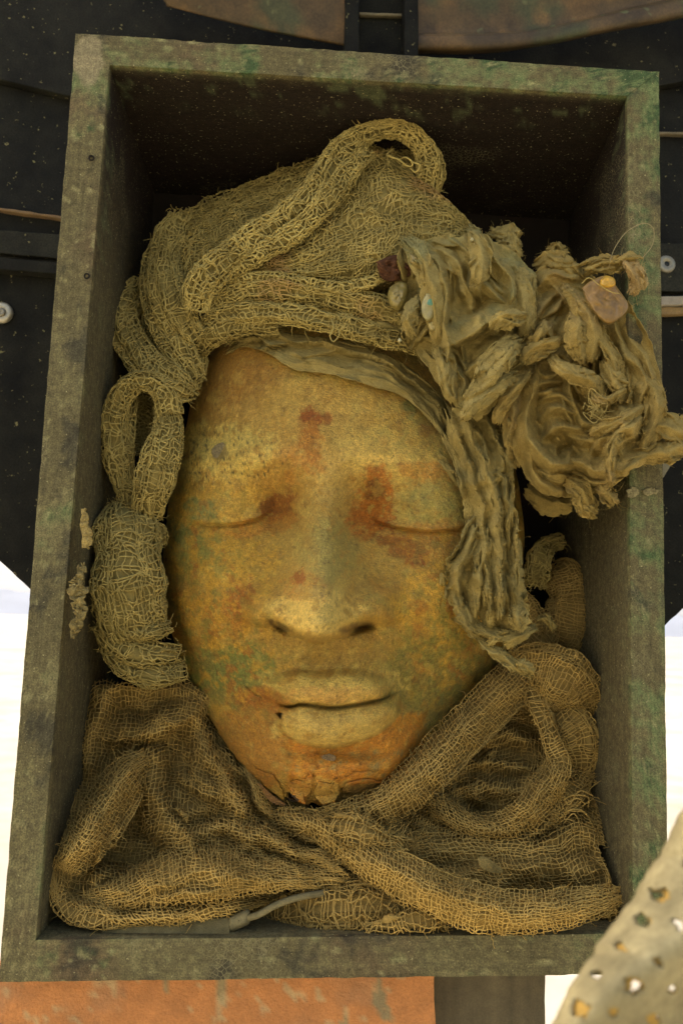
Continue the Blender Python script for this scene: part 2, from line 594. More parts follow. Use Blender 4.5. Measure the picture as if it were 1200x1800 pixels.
def mask_d(px, py, detail=True):
    px, py = np.broadcast_arrays(np.asarray(px, float), np.asarray(py, float))
    a = np.arctan2(py - MC[1], px - MC[0])
    R = np.interp(a, _fa, _fr)
    r = np.clip(np.hypot(px - MC[0], py - MC[1]) / R, 0, 1)
    edge = 0.135 - 0.070 * sstep(1130, 1420, py) - 0.01 * sstep(700, 540, py)
    dome = 0.100 - 0.048 * sstep(1130, 1430, py)
    h = dome * (1 - r ** 2.2) ** 0.66
    f = np.zeros_like(h)
    # brow, sockets, lids
    f += 0.014 * gau(px, py, 410, 808, 80, 30, -0.10) + 0.014 * gau(px, py, 730, 808, 90, 32, 0.10)
    f -= 0.026 * gau(px, py, 440, 898, 70, 50) + 0.025 * gau(px, py, 702, 908, 74, 48)
    f += 0.024 * gau(px, py, 388, 890, 58, 36) + 0.024 * gau(px, py, 756, 890, 66, 42)
    f -= 0.011 * gau(px, py, 492, 895, 24, 32) + 0.012 * gau(px, py, 640, 903, 24, 36)
    for E, x0, x1 in ((EYE_L, 318, 472), (EYE_R, 655, 838)):
        ey = smooth_curve_y(px, E)
        win = sstep(x0 - 20, x0 + 25, px) * sstep(x1 + 20, x1 - 25, px)
        t = py - ey
        f += win * (0.0045 * sstep(4, -5, t) * np.exp(-np.clip(-t, 0, 99) / 34) - 0.0026 * np.exp(-((t - 2) / 2.4) ** 2))
        f -= win * 0.0006 * np.exp(-((t - 20) / 5) ** 2)
        f += win * 0.0012 * np.exp(-((t - 36) / 18) ** 2)
    # cheeks
    f += 0.014 * gau(px, py, 378, 1050, 72, 75) + 0.014 * gau(px, py, 785, 1045, 74, 80) - 0.006 * gau(px, py, 425, 1180, 40, 60, 0.3) - 0.006 * gau(px, py, 740, 1180, 40, 60, -0.3)
    # nose
    base = smooth_curve_y(px, [(400, 1080), (450, 1098), (485, 1098), (530, 1117), (560, 1124), (595, 1117), (640, 1098), (685, 1096), (730, 1080)])
    k = np.clip((py - 850) / 215, 0, 1.15)
    w = 34 + 26 * k ** 1.5
    cx = 572 - 12 * k
    nose = (0.016 + 0.048 * k ** 1.25) * np.exp(-np.abs((px - cx) / w) ** 2.2 * 0.62) * sstep(770, 915, py)
    nose = nose + 0.012 * np.exp(-(np.abs((px - 556) / 64) ** 2.4 + np.abs((py - 1075) / 62) ** 2.0))
    wing = 0.021 * np.exp(-(np.abs((px - 466) / 33) ** 3.2 + np.abs((py - 1068) / 32) ** 3.2)) + 0.023 * np.exp(-(np.abs((px - 664) / 35) ** 3.2 + np.abs((py - 1064) / 36) ** 3.2))
    nose = nose + wing
    under = sstep(8, -10, py - base)
    f += nose * under
    f += 0.004 * gau(px, py, 557, 1130, 80, 20)
    f -= 0.018 * gau(px, py, 487, 1097, 17, 4.6, 0.42) + 0.024 * gau(px, py, 626, 1101, 22, 6.0, -0.20)
    # crease of the wings, nasolabial folds
    f -= 0.004 * gau(px, py, 440, 1085, 9, 32, 0.2) + 0.004 * gau(px, py, 693, 1080, 9, 32, -0.2)
    # philtrum, mouth
    f += 0.010 * gau(px, py, 575, 1220, 130, 70)
    f -= 0.0035 * gau(px, py, 556, 1152, 13, 24)
    ly = smooth_curve_y(px, LIP)
    ends = sstep(445, 510, px) * sstep(704, 664, px)
    top = smooth_curve_y(px, [(430, 1208), (480, 1190), (530, 1181), (560, 1187), (590, 1181), (640, 1184), (690, 1200), (720, 1208)])
    t = py - ly
    ul = sstep(-9, 9, py - top) * sstep(3, -3, t)
    f += ends * 0.0165 * ul * (0.45 + 0.55 * np.sin(np.pi * np.clip(0.12 + 0.62 * (py - top) / np.maximum(ly - top, 8), 0, 1)))
    lw = smooth_curve_y(px, LOW)
    ends2 = sstep(484, 500, px) * sstep(706, 694, px)
    tl = py - lw
    ll = sstep(0, 7, t) * sstep(2.5, -2.5, tl)
    prof = np.clip(t / np.maximum(lw - ly, 10), 0, 1)
    f += ends2 * ll * (0.0060 + 0.0125 * np.sin(np.pi * np.clip(prof * 0.85 + 0.12, 0, 1)))
    f -= sstep(488, 506, px) * sstep(700, 680, px) * 0.0022 * np.exp(-((t - 1.5 - 1.5 * perlin(n2(px / 14, 3.3))) / 2.8) ** 2)
    f -= 0.006 * gau(px, py, 463, 1228, 22, 14) + 0.005 * gau(px, py, 712, 1222, 16, 16)
    # chin, with the plate that overlaps at its left
    f += 0.017 * gau(px, py, 600, 1362, 92, 42)
    f -= 0.005 * gau(px, py, 590, 1322, 80, 9)
    xc = 506 + 5 * np.sin(py / 9.0) + 3 * np.sin(py / 4.1)
    f += 0.0030 * sstep(-2.5, 2.5, px - xc) * gau(px, py, 530, 1352, 34, 40) * 1.6
    for ln in ([(546, 1378), (556, 1352), (552, 1334), (562, 1318)], [(508, 1388), (500, 1360), (508, 1330), (498, 1300)], [(596, 1386), (612, 1362), (640, 1354), (668, 1358)],
               [(700, 1380), (706, 1352), (722, 1330), (738, 1308)], [(432, 1206), (452, 1222), (474, 1228), (494, 1240)], [(820, 1225), (800, 1215), (786, 1196)]):
        cl = crspline(ln, 40)
        wig = 2.2 * fbm(n2(px / 9, py / 9, 2.2), 2)
        dc = np.min(np.hypot(px[..., None] + wig[..., None] - cl[:, 0], py[..., None] + wig[..., None] - cl[:, 1]), -1) if px.size < 400000 else 99
        f -= 0.0022 * np.exp(-(dc / 1.7) ** 2)
    xr = 748 + 4 * np.sin(py / 7.0)
    f += 0.006 * sstep(3, -3, px - xr) * gau(px, py, 720, 1300, 40, 36)
    if detail:
        q = n2(px, py)
        f += 0.0016 * fbm(q / 95 + 3, 3) + 0.0007 * fbm(q / 26 + 9, 3) + 0.00028 * fbm(q / 8 + 21, 3)
        pit = sstep(0.42, 0.62, fbm(q / 11 + 55, 2)) * gau(px, py, 400, 800, 90, 60)
        f -= 0.0009 * pit
        # scraped ridge of plaster at the inner corner of the right eye
        f += 0.0018 * np.clip(fbm(q / 10 + 70, 3), -0.2, 1) * (gau(px, py, 700, 955, 40, 22, 0.7) + 0.8 * gau(px, py, 640, 870, 20, 30))
        f += 0.0016 * np.clip(fbm(q / 12 + 33, 3), -0.1, 1) * gau(px, py, 640, 1122, 40, 16)
    if detail:
        for poly, hdep in HOLES:
            pc = np.array(poly, float)
            dn = np.vstack([pc[i] + (pc[(i + 1) % len(pc)] - pc[i]) * np.linspace(0, 1, 8, endpoint=False)[:, None] for i in range(len(pc))])
            near = (px > pc[:, 0].min() - 12) & (px < pc[:, 0].max() + 12) & (py > pc[:, 1].min() - 12) & (py < pc[:, 1].max() + 12)
            if not near.any():
                continue
            jx = px[near] + 1.8 * fbm(n2(px[near], py[near]) / 7, 2)
            jy = py[near] + 1.8 * fbm(n2(px[near], py[near], 5) / 7, 2)
            dist = np.min(np.hypot(jx[:, None] - dn[:, 0], jy[:, None] - dn[:, 1]), -1)
            sd_ = np.where(inpoly(jx, jy, poly), dist, -dist)
            pit = np.zeros(px.shape)
            pit[near] = sstep(-1.0, 1.6, sd_)
            lip = np.zeros(px.shape)
            lip[near] = np.exp(-((sd_ + 3) / 3.0) ** 2)
            hole_pit = hdep * pit - 0.0012 * lip
            f = f - hole_pit / 1.35 / np.maximum(sstep(1.0, 0.9, r), 0.25)
    return edge - h - 1.35 * f * np.maximum(sstep(1.0, 0.9, r), 0.0)


def mask_colour(px, py):
    q = n2(px, py)
    A = fbm(q / 120 + 2, 4)
    B = fbm(q / 40 + 30, 4)
    Cn = fbm(q / 14 + 60, 4)
    E = fbm(q / 5 + 90, 3)
    c = np.tile(np.array([0.42, 0.285, 0.085]), (*px.shape, 1))
    c = mixc(c, (0.54, 0.39, 0.14), 0.8 * sstep(-0.3, 0.6, A + 0.4 * B))
    c = mixc(c, (0.38, 0.23, 0.055), 0.6 * sstep(0.0, 0.6, -A + 0.5 * B))
    H = fbm(q / 9 + 300, 4)
    side = sstep(0.45, 0.95, np.hypot(px - MC[0], py - MC[1]) / np.interp(np.arctan2(py - MC[1], px - MC[0]), _fa, _fr))
    c = mixc(c, (0.27, 0.27, 0.085), 0.5 * sstep(0.0, 0.55, B * 0.7 + 0.6 * H + 0.35 * side - 0.1))          # olive mottling
    c = mixc(c, (0.47, 0.255, 0.05), 0.45 * sstep(0.15, 0.6, fbm(q / 55 + 400, 3) + 0.5 * H))                    # amber

    def blob(col, cx, cy, sx, sy, s=1.0, rot=0.0, nz=0.5, lo=0.30, hi=0.62):
        nonlocal c
        wv = gau(px, py, cx, cy, sx, sy, rot)
        v = wv * (1 + nz * (B + 0.9 * Cn + 0.7 * H + 0.35 * E))
        c = mixc(c, col, s * sstep(lo, hi, v))
    pale = (0.53, 0.39, 0.155)
    cream = (0.58, 0.47, 0.20)
    ora = (0.43, 0.20, 0.04)
    rust = (0.28, 0.095, 0.015)
    brn = (0.17, 0.085, 0.025)
    grn = (0.21, 0.215, 0.085)
    teal = (0.19, 0.225, 0.12)
    sage = (0.34, 0.265, 0.115)
    # broad fields
    blob((0.31, 0.17, 0.045), 380, 660, 90, 90, 0.8)
    blob(pale, 700, 810, 130, 110, 0.8)
    blob(pale, 560, 760, 160, 70, 0.55)
    blob(cream, 400, 800, 80, 45, 0.9, nz=0.9)
    blob((0.46, 0.27, 0.07), 490, 800, 60, 50, 0.55)
    blob((0.42, 0.32, 0.12), 560, 970, 75, 80, 0.7)
    blob((0.31, 0.29, 0.13), 578, 972, 30, 36, 0.55, 0, 0.9)
    blob(sage, 780, 890, 70, 55, 0.55)
    blob((0.37, 0.27, 0.10), 570, 1150, 130, 38, 0.7)
    blob(grn, 400, 1170, 60, 40, 0.85, nz=0.9)
    blob(grn, 350, 990, 50, 80, 0.40, nz=1.1)
    blob(grn, 770, 1130, 70, 70, 0.35, nz=1.2)
    blob((0.40, 0.24, 0.05), 385, 1000, 80, 70, 0.6)
    blob((0.42, 0.29, 0.09), 790, 1060, 90, 90, 0.6)
    blob((0.24, 0.145, 0.04), 800, 1190, 80, 60, 0.7)
    blob((0.42, 0.21, 0.045), 450, 1310, 70, 60, 0.85)
    gold = (0.56, 0.37, 0.075)
    blob(gold, 390, 1000, 75, 60, 0.8, 0, 0.6)
    blob(gold, 800, 1060, 75, 70, 0.8, 0, 0.6)
    blob(gold, 400, 890, 80, 30, 0.7, 0, 0.6)
    blob((0.45, 0.26, 0.05), 350, 1090, 50, 50, 0.7, 0, 0.7)
    blob((0.20, 0.235, 0.085), 410, 1185, 75, 42, 0.85, 0.2, 0.6)
    blob((0.22, 0.245, 0.095), 345, 940, 28, 45, 0.75, 0, 0.8)
    blob((0.25, 0.23, 0.075), 760, 1190, 80, 65, 0.75, -0.5, 0.6)
    blob((0.24, 0.25, 0.11), 770, 880, 55, 40, 0.6, 0, 0.6)
    blob((0.30, 0.28, 0.115), 575, 970, 40, 48, 0.45, 0, 0.7)
    blob((0.64, 0.50, 0.20), 690, 800, 70, 40, 0.7, 0, 0.6)
    blob((0.64, 0.53, 0.22), 400, 795, 75, 34, 0.8, 0, 0.9)
    # lids and eyes
    blob((0.52, 0.37, 0.11), 395, 905, 75, 28, 0.6)
    blob((0.40, 0.36, 0.15), 735, 880, 80, 40, 0.5)
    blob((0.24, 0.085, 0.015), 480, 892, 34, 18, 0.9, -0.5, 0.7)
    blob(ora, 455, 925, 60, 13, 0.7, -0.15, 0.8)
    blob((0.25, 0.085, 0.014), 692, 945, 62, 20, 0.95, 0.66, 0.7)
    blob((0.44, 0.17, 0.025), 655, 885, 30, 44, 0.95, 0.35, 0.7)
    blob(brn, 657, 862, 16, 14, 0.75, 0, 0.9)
    blob(ora, 770, 935, 70, 14, 0.6, 0.02, 0.7)
    blob((0.40, 0.20, 0.05), 740, 960, 70, 18, 0.55, 0.1, 0.8)
    # forehead marks
    blob(rust, 547, 740, 17, 19, 1.0, 0, 0.55)
    blob(rust, 574, 737, 8, 10, 0.85)
    blob(ora, 548, 775, 16, 26, 0.85, 0, 0.9)
    blob(ora, 520, 815, 30, 24, 0.55, 0, 1.2)
    blob(rust, 746, 755, 8, 10, 0.8)
    blob(teal, 722, 716, 12, 14, 0.8, 0, 0.9)
    blob(teal, 760, 745, 22, 40, 0.35, 0, 1.4)
    blob(teal, 352, 895, 22, 16, 0.75, 0, 1.1)
    blob(teal, 330, 940, 18, 20, 0.6, 0, 1.2)
    blob((0.45, 0.22, 0.05), 765, 828, 50, 14, 0.7, 0.0, 0.9)
    blob(teal, 735, 880, 14, 14, 0.4)
    # nose
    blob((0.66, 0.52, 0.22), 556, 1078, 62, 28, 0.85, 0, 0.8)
    blob(ora, 530, 1030, 30, 20, 0.65, 0.3, 1.2)
    blob(rust, 525, 1015, 14, 8, 0.8, 0.3, 1.0)
    blob((0.36, 0.31, 0.16), 545, 1040, 20, 10, 0.6, 0, 1.2)
    blob(rust, 424, 1055, 15, 34, 0.85, 0.45, 0.9)
    blob(ora, 400, 1090, 30, 40, 0.5, 0.3, 1.2)
    blob((0.13, 0.075, 0.028), 487, 1099, 19, 5, 0.85, 0.42)  # both nostrils painted darker, shade put into the colour
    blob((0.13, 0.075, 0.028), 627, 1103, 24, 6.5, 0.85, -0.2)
    # lips, chin
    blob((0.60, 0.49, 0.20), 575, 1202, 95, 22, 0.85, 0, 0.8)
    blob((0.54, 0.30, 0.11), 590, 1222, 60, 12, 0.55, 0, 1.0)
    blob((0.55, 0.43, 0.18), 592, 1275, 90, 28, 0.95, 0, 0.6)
    blob((0.40, 0.16, 0.03), 458, 1230, 40, 18, 0.85, 0.2)
    lw = smooth_curve_y(px, LOW)
    chin = sstep(0, 6, py - lw) * sstep(498, 512, px + 8 * Cn) * sstep(752, 742, px)
    c = mixc(c, (0.50, 0.215, 0.022), 0.95 * chin * sstep(-0.7, 0.1, B + 0.3))
    c = mixc(c, (0.56, 0.32, 0.06), 0.7 * chin * sstep(0.05, 0.5, Cn + 0.4 * A))
    c = mixc(c, (0.22, 0.19, 0.12), 0.75 * chin * sstep(0.42, 0.6, Cn - 0.3 * B))
    blob((0.47, 0.34, 0.13), 560, 1392, 36, 18, 0.7)
    # greens and ambers that run through the ochre in small crusts
    K2 = fbm(q / 22 + 500, 4)
    cheeks = np.clip(gau(px, py, 350, 1020, 70, 150) + gau(px, py, 800, 1090, 90, 130) + 0.7 * gau(px, py, 430, 1180, 80, 60) + 0.5 * gau(px, py, 740, 740, 90, 60), 0, 1)
    c = mixc(c, (0.18, 0.22, 0.075), 0.6 * cheeks * sstep(0.12, 0.36, K2 + 0.45 * H + 0.2 * E))
    c = mixc(c, (0.52, 0.335, 0.06), 0.85 * cheeks * sstep(0.15, 0.4, -K2 + 0.45 * H + 0.2 * E))
    c = mixc(c, (0.36, 0.15, 0.03), 0.75 * cheeks * sstep(0.42, 0.6, fbm(q / 30 + 600, 4) + 0.4 * H))
    c = mixc(c, (0.60, 0.50, 0.20), 0.3 * sstep(0.38, 0.62, fbm(q / 34 + 700, 4) + 0.35 * H))
    c = mixc(c, (0.30, 0.20, 0.06), 0.35 * sstep(0.35, 0.6, fbm(q / 48 + 800, 4) + 0.3 * H))
    # scattered flecks
    c = mixc(c, teal, 0.55 * sstep(0.48, 0.68, Cn + 0.35 * A) * sstep(560, 300, np.abs(px - 800) * 0 + px + 120 * (py < 820)))
    c = mixc(c, teal, 0.5 * sstep(0.5, 0.7, Cn + 0.3 * B) * sstep(720, 780, px))
    c = mixc(c, (0.14, 0.075, 0.02), 0.55 * sstep(0.52, 0.75, fbm(q / 7 + 120, 3) + 0.3 * B))
    c = mixc(c, (0.58, 0.46, 0.20), 0.3 * sstep(0.5, 0.8, E + 0.4 * Cn))
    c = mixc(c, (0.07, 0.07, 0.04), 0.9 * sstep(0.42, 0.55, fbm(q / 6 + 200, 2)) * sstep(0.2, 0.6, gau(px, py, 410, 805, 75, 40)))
    for poly, hdep in HOLES:
        c = np.where(inpoly(px, py, poly)[..., None], np.array([0.06, 0.04, 0.02]) if hdep > 0.01 else np.array([0.33, 0.235, 0.10]) * (1 + 0.3 * Cn)[..., None], c)  # deep pit floors painted dark in place of shade
    # bare plaster disc on the left brow
    c = mixc(c, (0.30, 0.24, 0.11), sstep(1.15, 0.95, np.hypot((px - 386) / 14, (py - 795) / 13) + 0.2 * Cn))
    c = c * (1 + 0.10 * E + 0.10 * Cn)[..., None]
    lum = c @ np.array([0.3, 0.6, 0.1])
    return c * np.array([1.12, 0.955, 0.42])


nr, na = 185, 430
s = np.linspace(0, 1, nr)
rr = 1 - (1 - s) ** 1.7
aa = np.linspace(-math.pi, math.pi, na, endpoint=False)
RR, AA = np.meshgrid(rr, aa, indexing='ij')
RO = np.interp(AA, _fa, _fr)
_ch = gau(AA, AA * 0, math.pi / 2 + 0.02, 0, 0.30, 1)
_jg = np.clip(perlin(n2(AA * 34, 1.7)) + 0.1, 0, 1) * 9 + np.clip(perlin(n2(AA * 90, 4.7)), 0, 1) * 4
RO = RO - _ch * _jg * RR ** 6        # broken rim under the chin
PX = MC[0] + RR * RO * np.cos(AA)
PY = MC[1] + RR * RO * np.sin(AA)
DD = mask_d(PX, PY)
V = at(PX, PY, DD)
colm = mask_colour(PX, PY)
F = gridF(nr, na, True)


mask = thing('mask', 'sleeping face mask of ochre and green patina with torn chin', 'mask', tuple(at(578, 1410, 0.1)))
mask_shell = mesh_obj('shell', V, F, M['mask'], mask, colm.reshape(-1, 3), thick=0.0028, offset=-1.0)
mask_shell.modifiers[0].use_rim = True


def flake(name, pts, d, curl, parent, colf, mat=None, n=14, thick=0.0016):
    """a torn shard: polygon in pixels filled as a fan of rings, bent and set at its depth"""
    P = crspline(list(pts) + [pts[0]], 40)[:-1]
    P = P + 1.3 * rng.normal(size=P.shape) * 0.6
    c0 = P.mean(0)
    rs = np.linspace(0.02, 1, n)
    G = c0 + (P - c0)[None] * rs[:, None, None]
    dx = (G[..., 0] - c0[0])
    dy = (G[..., 1] - c0[1])
    dd = d + curl[0] * dx / 40 + curl[1] * dy / 40 + curl[2] * ((dx * dx + dy * dy) / 1600) + 0.0005 * fbm(G.shape and n2(G[..., 0], G[..., 1]) / 9, 2)
    V = at(G[..., 0], G[..., 1], dd)
    col = colf(G[..., 0], G[..., 1]) if callable(colf) else np.tile(np.array(colf), (*G.shape[:2], 1)) * (1 + 0.25 * fbm(n2(G[..., 0], G[..., 1]) / 7, 3))[..., None]
    return mesh_obj(name, V, gridF(n, 40, True), mat or M['mask'], parent, col.reshape(-1, 3), thick=thick)


dm = lambda x, y: float(mask_d(x, y))


def surf_flake(pts, lift, tone, n=16):
    """a plate of the crust that has come loose and stands off the mask at its lower edge"""
    pp = np.array(list(pts) + [pts[0]], float)
    ll = np.concatenate([[0], np.cumsum(np.linalg.norm(np.diff(pp, axis=0), axis=1))])
    ss = np.linspace(0, ll[-1], 57)[:-1]
    P = np.stack([np.interp(ss, ll, pp[:, q]) for q in (0, 1)], -1)
    P = P + np.stack([1.6 * perlin(n2(np.arange(56) / 2.3, lift * 1e4)), 1.6 * perlin(n2(np.arange(56) / 2.3, lift * 1e4 + 9))], -1)
    c0 = P.mean(0)
    rs = np.linspace(0.02, 1, n)
    G = c0 + (P - c0)[None] * rs[:, None, None]
    y0, y1 = P[:, 1].min(), P[:, 1].max()
    k = np.clip((G[..., 1] - y0) / (y1 - y0), 0, 1)
    d_ = mask_d(G[..., 0], G[..., 1]) - 0.0008 - lift * k ** 1.5
    V_ = at(G[..., 0], G[..., 1], np.minimum(d_, d_.min(0).min() + 0.022))
    c_ = mask_colour(G[..., 0], G[..., 1]) * np.array(tone)
    mesh_obj('flake', V_, gridF(n, 56, True), M['mask'], mask, c_.reshape(-1, 3), thick=0.0013, offset=1.0)


surf_flake([(507, 1378), (520, 1370), (534, 1374), (546, 1356), (551, 1372), (544, 1392), (534, 1404), (538, 1414), (522, 1408), (512, 1398)], 0.0026, (0.95, 0.88, 0.8))
surf_flake([(551, 1390), (560, 1374), (580, 1378), (592, 1366), (596, 1392), (588, 1410), (566, 1414), (556, 1404)], 0.0020, (1.05, 1.1, 1.2))
surf_flake([(600, 1388), (608, 1376), (640, 1368), (676, 1374), (700, 1360), (716, 1366), (700, 1382), (684, 1386), (672, 1398), (650, 1388), (622, 1394)], 0.0024, (0.80, 0.76, 0.75))
surf_flake([(450, 1350), (462, 1356), (480, 1360), (497, 1388), (502, 1410), (486, 1394), (466, 1380)], 0.0022, (0.92, 0.85, 0.75))
flake('flake', [(453, 1376), (470, 1390), (490, 1406), (504, 1416), (480, 1412), (462, 1396)], dm(475, 1380) + 0.003, (0.003, 0.0, 0.001), mask, (0.40, 0.20, 0.05))
flake('flake', [(372, 790), (384, 779), (398, 782), (400, 797), (388, 806), (374, 803)], dm(386, 793) - 0.0012, (0.0005, 0, 0), mask, (0.22, 0.165, 0.06), thick=0.001)
flake('flake', [(564, 1330), (575, 1326), (590, 1330), (584, 1340), (570, 1339)], dm(577, 1333) - 0.0012, (0, 0, 0), mask, (0.22, 0.14, 0.05), thick=0.001)


# ------------------------------------------------------------------ cloth surfaces
def frames(C):
    T = np.gradient(C, axis=0)
    T /= np.linalg.norm(T, axis=1)[:, None] + 1e-12
    view = CAM - C
    view /= np.linalg.norm(view, axis=1)[:, None]
    N = view - (view * T).sum(1)[:, None] * T
    N /= np.linalg.norm(N, axis=1)[:, None] + 1e-12
    B = np.cross(T, N)
    return T, N, B


_sd_ctr = [0]


def nseed():
    _sd_ctr[0] += 1
    return _sd_ctr[0] * 13.37


def sweep_grid(path, theta=120, bulge=0.8, pleats=3, pamp=0.10, nu=None, nv=36, twist=0.0, crumple=0.0015, cscale=60, wn=0.12, su=0.0, sv=0.0, iters=50):
    """rolled fold: an arched, pleated section carried along a path of (px, py, depth, half width px)"""
    P = np.asarray(path, float)
    Lp = np.linalg.norm(np.diff(P[:, :2], axis=0), axis=1).sum()
    nu = nu or int(max(24, Lp / 4))
    Q = crspline(P, nu)
    C = at(Q[:, 0], Q[:, 1], Q[:, 2])
    w = Q[:, 3] * mpp(Q[:, 2])
    sd = nseed()
    t = np.linspace(0, 1, nu)
    w = w * (1 + wn * 1.6 * fbm(n2(t * Lp / 70, sd), 3))
    T, N, B = frames(C)
    a = np.linspace(-1, 1, nv)
    th = np.radians(theta) * a
    A, Tt = np.meshgrid(a, t, indexing='ij')
    ph = pleats * np.pi * A + twist * Tt * 2 * np.pi + 2.2 * fbm(n2(A * 0.8 + sd, Tt * Lp / 130), 2)
    crease = lambda q: np.exp(-np.abs(np.sin(q * 0.5)) / 0.22)
    rad = 1 + pamp * (0.7 * np.sin(ph) - 1.1 * crease(ph * 1.3 + sd) - 0.8 * crease(ph * 2.1 + 1.3 * sd) + 0.5)
    skew = 0.35 * np.sin(sd) + 0.35 * fbm(n2(Tt * Lp / 170, sd + 4), 2)
    sx = np.sign(np.sin(th))[:, None] * np.abs(np.sin(th))[:, None] ** 0.8 * rad
    cx = (np.cos(th)[:, None] + skew * np.sin(np.pi * A) * 0.5) * rad
    if theta < 60:
        sx = A * rad
    G = C[None] + (sx * w[None])[..., None] * B[None] + (cx * w[None] * bulge)[..., None] * N[None]
    if su or sv:
        return buckle(G, su, sv, iters, crumple, nmax=0.02, nscale=cscale * 0.7, kt=0.08, kn=0.02)
    n = gridN(G)
    G = G + n * (crumple * fbm(G * cscale + sd, 3))[..., None]
    return G


def loft_grid(curves, nu=90, nv=50, waves=(), crumple=0.0015, cscale=55):
    """sheet through hand-placed crest and valley lines, each a list of (px, py, depth)"""
    K = np.stack([crspline(c, nu) for c in curves])
    m = len(curves)
    out = np.empty((nv, nu, 3))
    E = np.concatenate([2 * K[:1] - K[1:2], K, 2 * K[-1:] - K[-2:-1]])
    for i, v in enumerate(np.linspace(0, m - 1 - 1e-9, nv)):
        k = int(v)
        t = v - k
        a, b, c, d = E[k], E[k + 1], E[k + 2], E[k + 3]
        out[i] = 0.5 * (2 * b + (c - a) * t + (2 * a - 5 * b + 4 * c - d) * t ** 2 + (3 * b - a - 3 * c + d) * t ** 3)
    G = at(out[..., 0], out[..., 1], out[..., 2])
    sd = nseed()
    n = gridN(G)
    Vv, Uu = np.meshgrid(np.linspace(0, 1, nv), np.linspace(0, 1, nu), indexing='ij')
    for kv, ku, amp in waves:
        ph = 2 * np.pi * (kv * Vv + ku * Uu) + 2.5 * fbm(n2(Uu * 2 + sd, Vv * 2), 2)
        G = G + n * (amp * np.sin(ph))[..., None]
    G = G + n * (crumple * fbm(G * cscale + sd, 3))[..., None]
    return G


def samp(G, U, Vv):
    nv, nu = G.shape[:2]
    x = np.clip(U, 0, 1) * (nu - 1.001)
    y = np.clip(Vv, 0, 1) * (nv - 1.001)
    i, j = x.astype(int), y.astype(int)
    fx, fy = (x - i)[..., None], (y - j)[..., None]
    return G[j, i] * (1 - fx) * (1 - fy) + G[j, i + 1] * fx * (1 - fy) + G[j + 1, i] * (1 - fx) * fy + G[j + 1, i + 1] * fx * fy


def tubes(P, N, rad, K=3):
    """P: (threads, points, 3) centre lines, N: surface normals there; returns the verts and quads of all tubes"""
    T = np.gradient(P, axis=1)
    T /= np.linalg.norm(T, axis=-1)[..., None] + 1e-12
    S = np.cross(T, N)
    S /= np.linalg.norm(S, axis=-1)[..., None] + 1e-12
    Nn = np.cross(S, T)
    ang = np.arange(K) * 2 * np.pi / K + np.pi / 4
    rad = np.broadcast_to(rad, P.shape[:2])[..., None, None]
    Vt = P[:, :, None] + rad * (np.cos(ang)[:, None] * S[:, :, None] + np.sin(ang)[:, None] * Nn[:, :, None])
    m, n = P.shape[:2]
    base = (np.arange(m) * n * K)[:, None, None]
    i = np.arange(n - 1)[None, :, None] * K
    k = np.arange(K)[None, None, :]
    k2 = (k + 1) % K
    a = base + i + k
    b = base + i + k2
    Fq = np.stack([a, b, b + K, a + K], -1).reshape(-1, 4)
    return Vt.reshape(-1, 3), Fq


def gauze_mesh(G, sp=0.0042, r=0.00062, jit=0.30, warp=0.9, sub=3, fuzz=0.0, cut=0.0, rvar=0.2, bias=0.0, aniso=1.0, wl=5.5):
    """woven threads over the sheet G: both thread sets are real strands passing over and under"""
    n = gridN(G)
    Lu = np.linalg.norm(np.diff(G, axis=1), axis=-1).sum(1).mean()
    Lv = np.linalg.norm(np.diff(G, axis=0), axis=-1).sum(0).mean()
    cu, cv = max(4, int(Lu / (sp * aniso))), max(4, int(Lv / (sp / aniso)))
    sd = nseed()
    Vs, Fs, base = [], [], 0
    for axis in (0, 1):
        m, k = (cv, cu) if axis == 0 else (cu, cv)
        npt = k * sub + 1
        along = np.linspace(0, 1, npt)[None]
        acr = ((np.arange(m) + 0.5) / m)[:, None]
        along, acr = np.broadcast_arrays(along, acr)
        acr = acr + jit / m * rng.normal(size=(m, 1)) * 0.6
        U, W = (along, acr) if axis == 0 else (acr, along)
        x, y = U * cu, W * cv
        dU = (warp * fbm(n2(x / wl, y / wl, sd), 3) + jit * perlin(n2(x / 1.7, y / 1.7, sd + 5))) / cu
        dW = (warp * fbm(n2(x / wl, y / wl, sd + 50), 3) + jit * perlin(n2(x / 1.7, y / 1.7, sd + 55))) / cv
        dW = dW + bias * U
        P = samp(G, U + dU, W + dW)
        Nn = samp(n, U + dU, W + dW)
        Nn /= np.linalg.norm(Nn, axis=-1)[..., None] + 1e-12
        ph = np.cos(np.pi * (along * k + np.arange(m)[:, None] + axis))
        P = P + Nn * (r * 0.75 * ph)[..., None]
        if fuzz:
            P = P + fuzz * rng.normal(size=P.shape)
        rad = r * (1 + rvar * fbm(n2(along * k / 1.3, acr * m * 3.1, sd), 2))
        V_, F_ = tubes(P, Nn, rad)
        if cut:
            # broken strands
            seg = (perlin(n2(x / 2.2, y / 2.2, sd + 99)) > cut)
            bad = seg[:, :-1].reshape(-1)
            F_ = F_[~np.repeat(bad, 3)]
        Vs.append(V_)
        Fs.append(F_ + base)
        base += len(V_)
    return np.vstack(Vs), np.vstack(Fs)


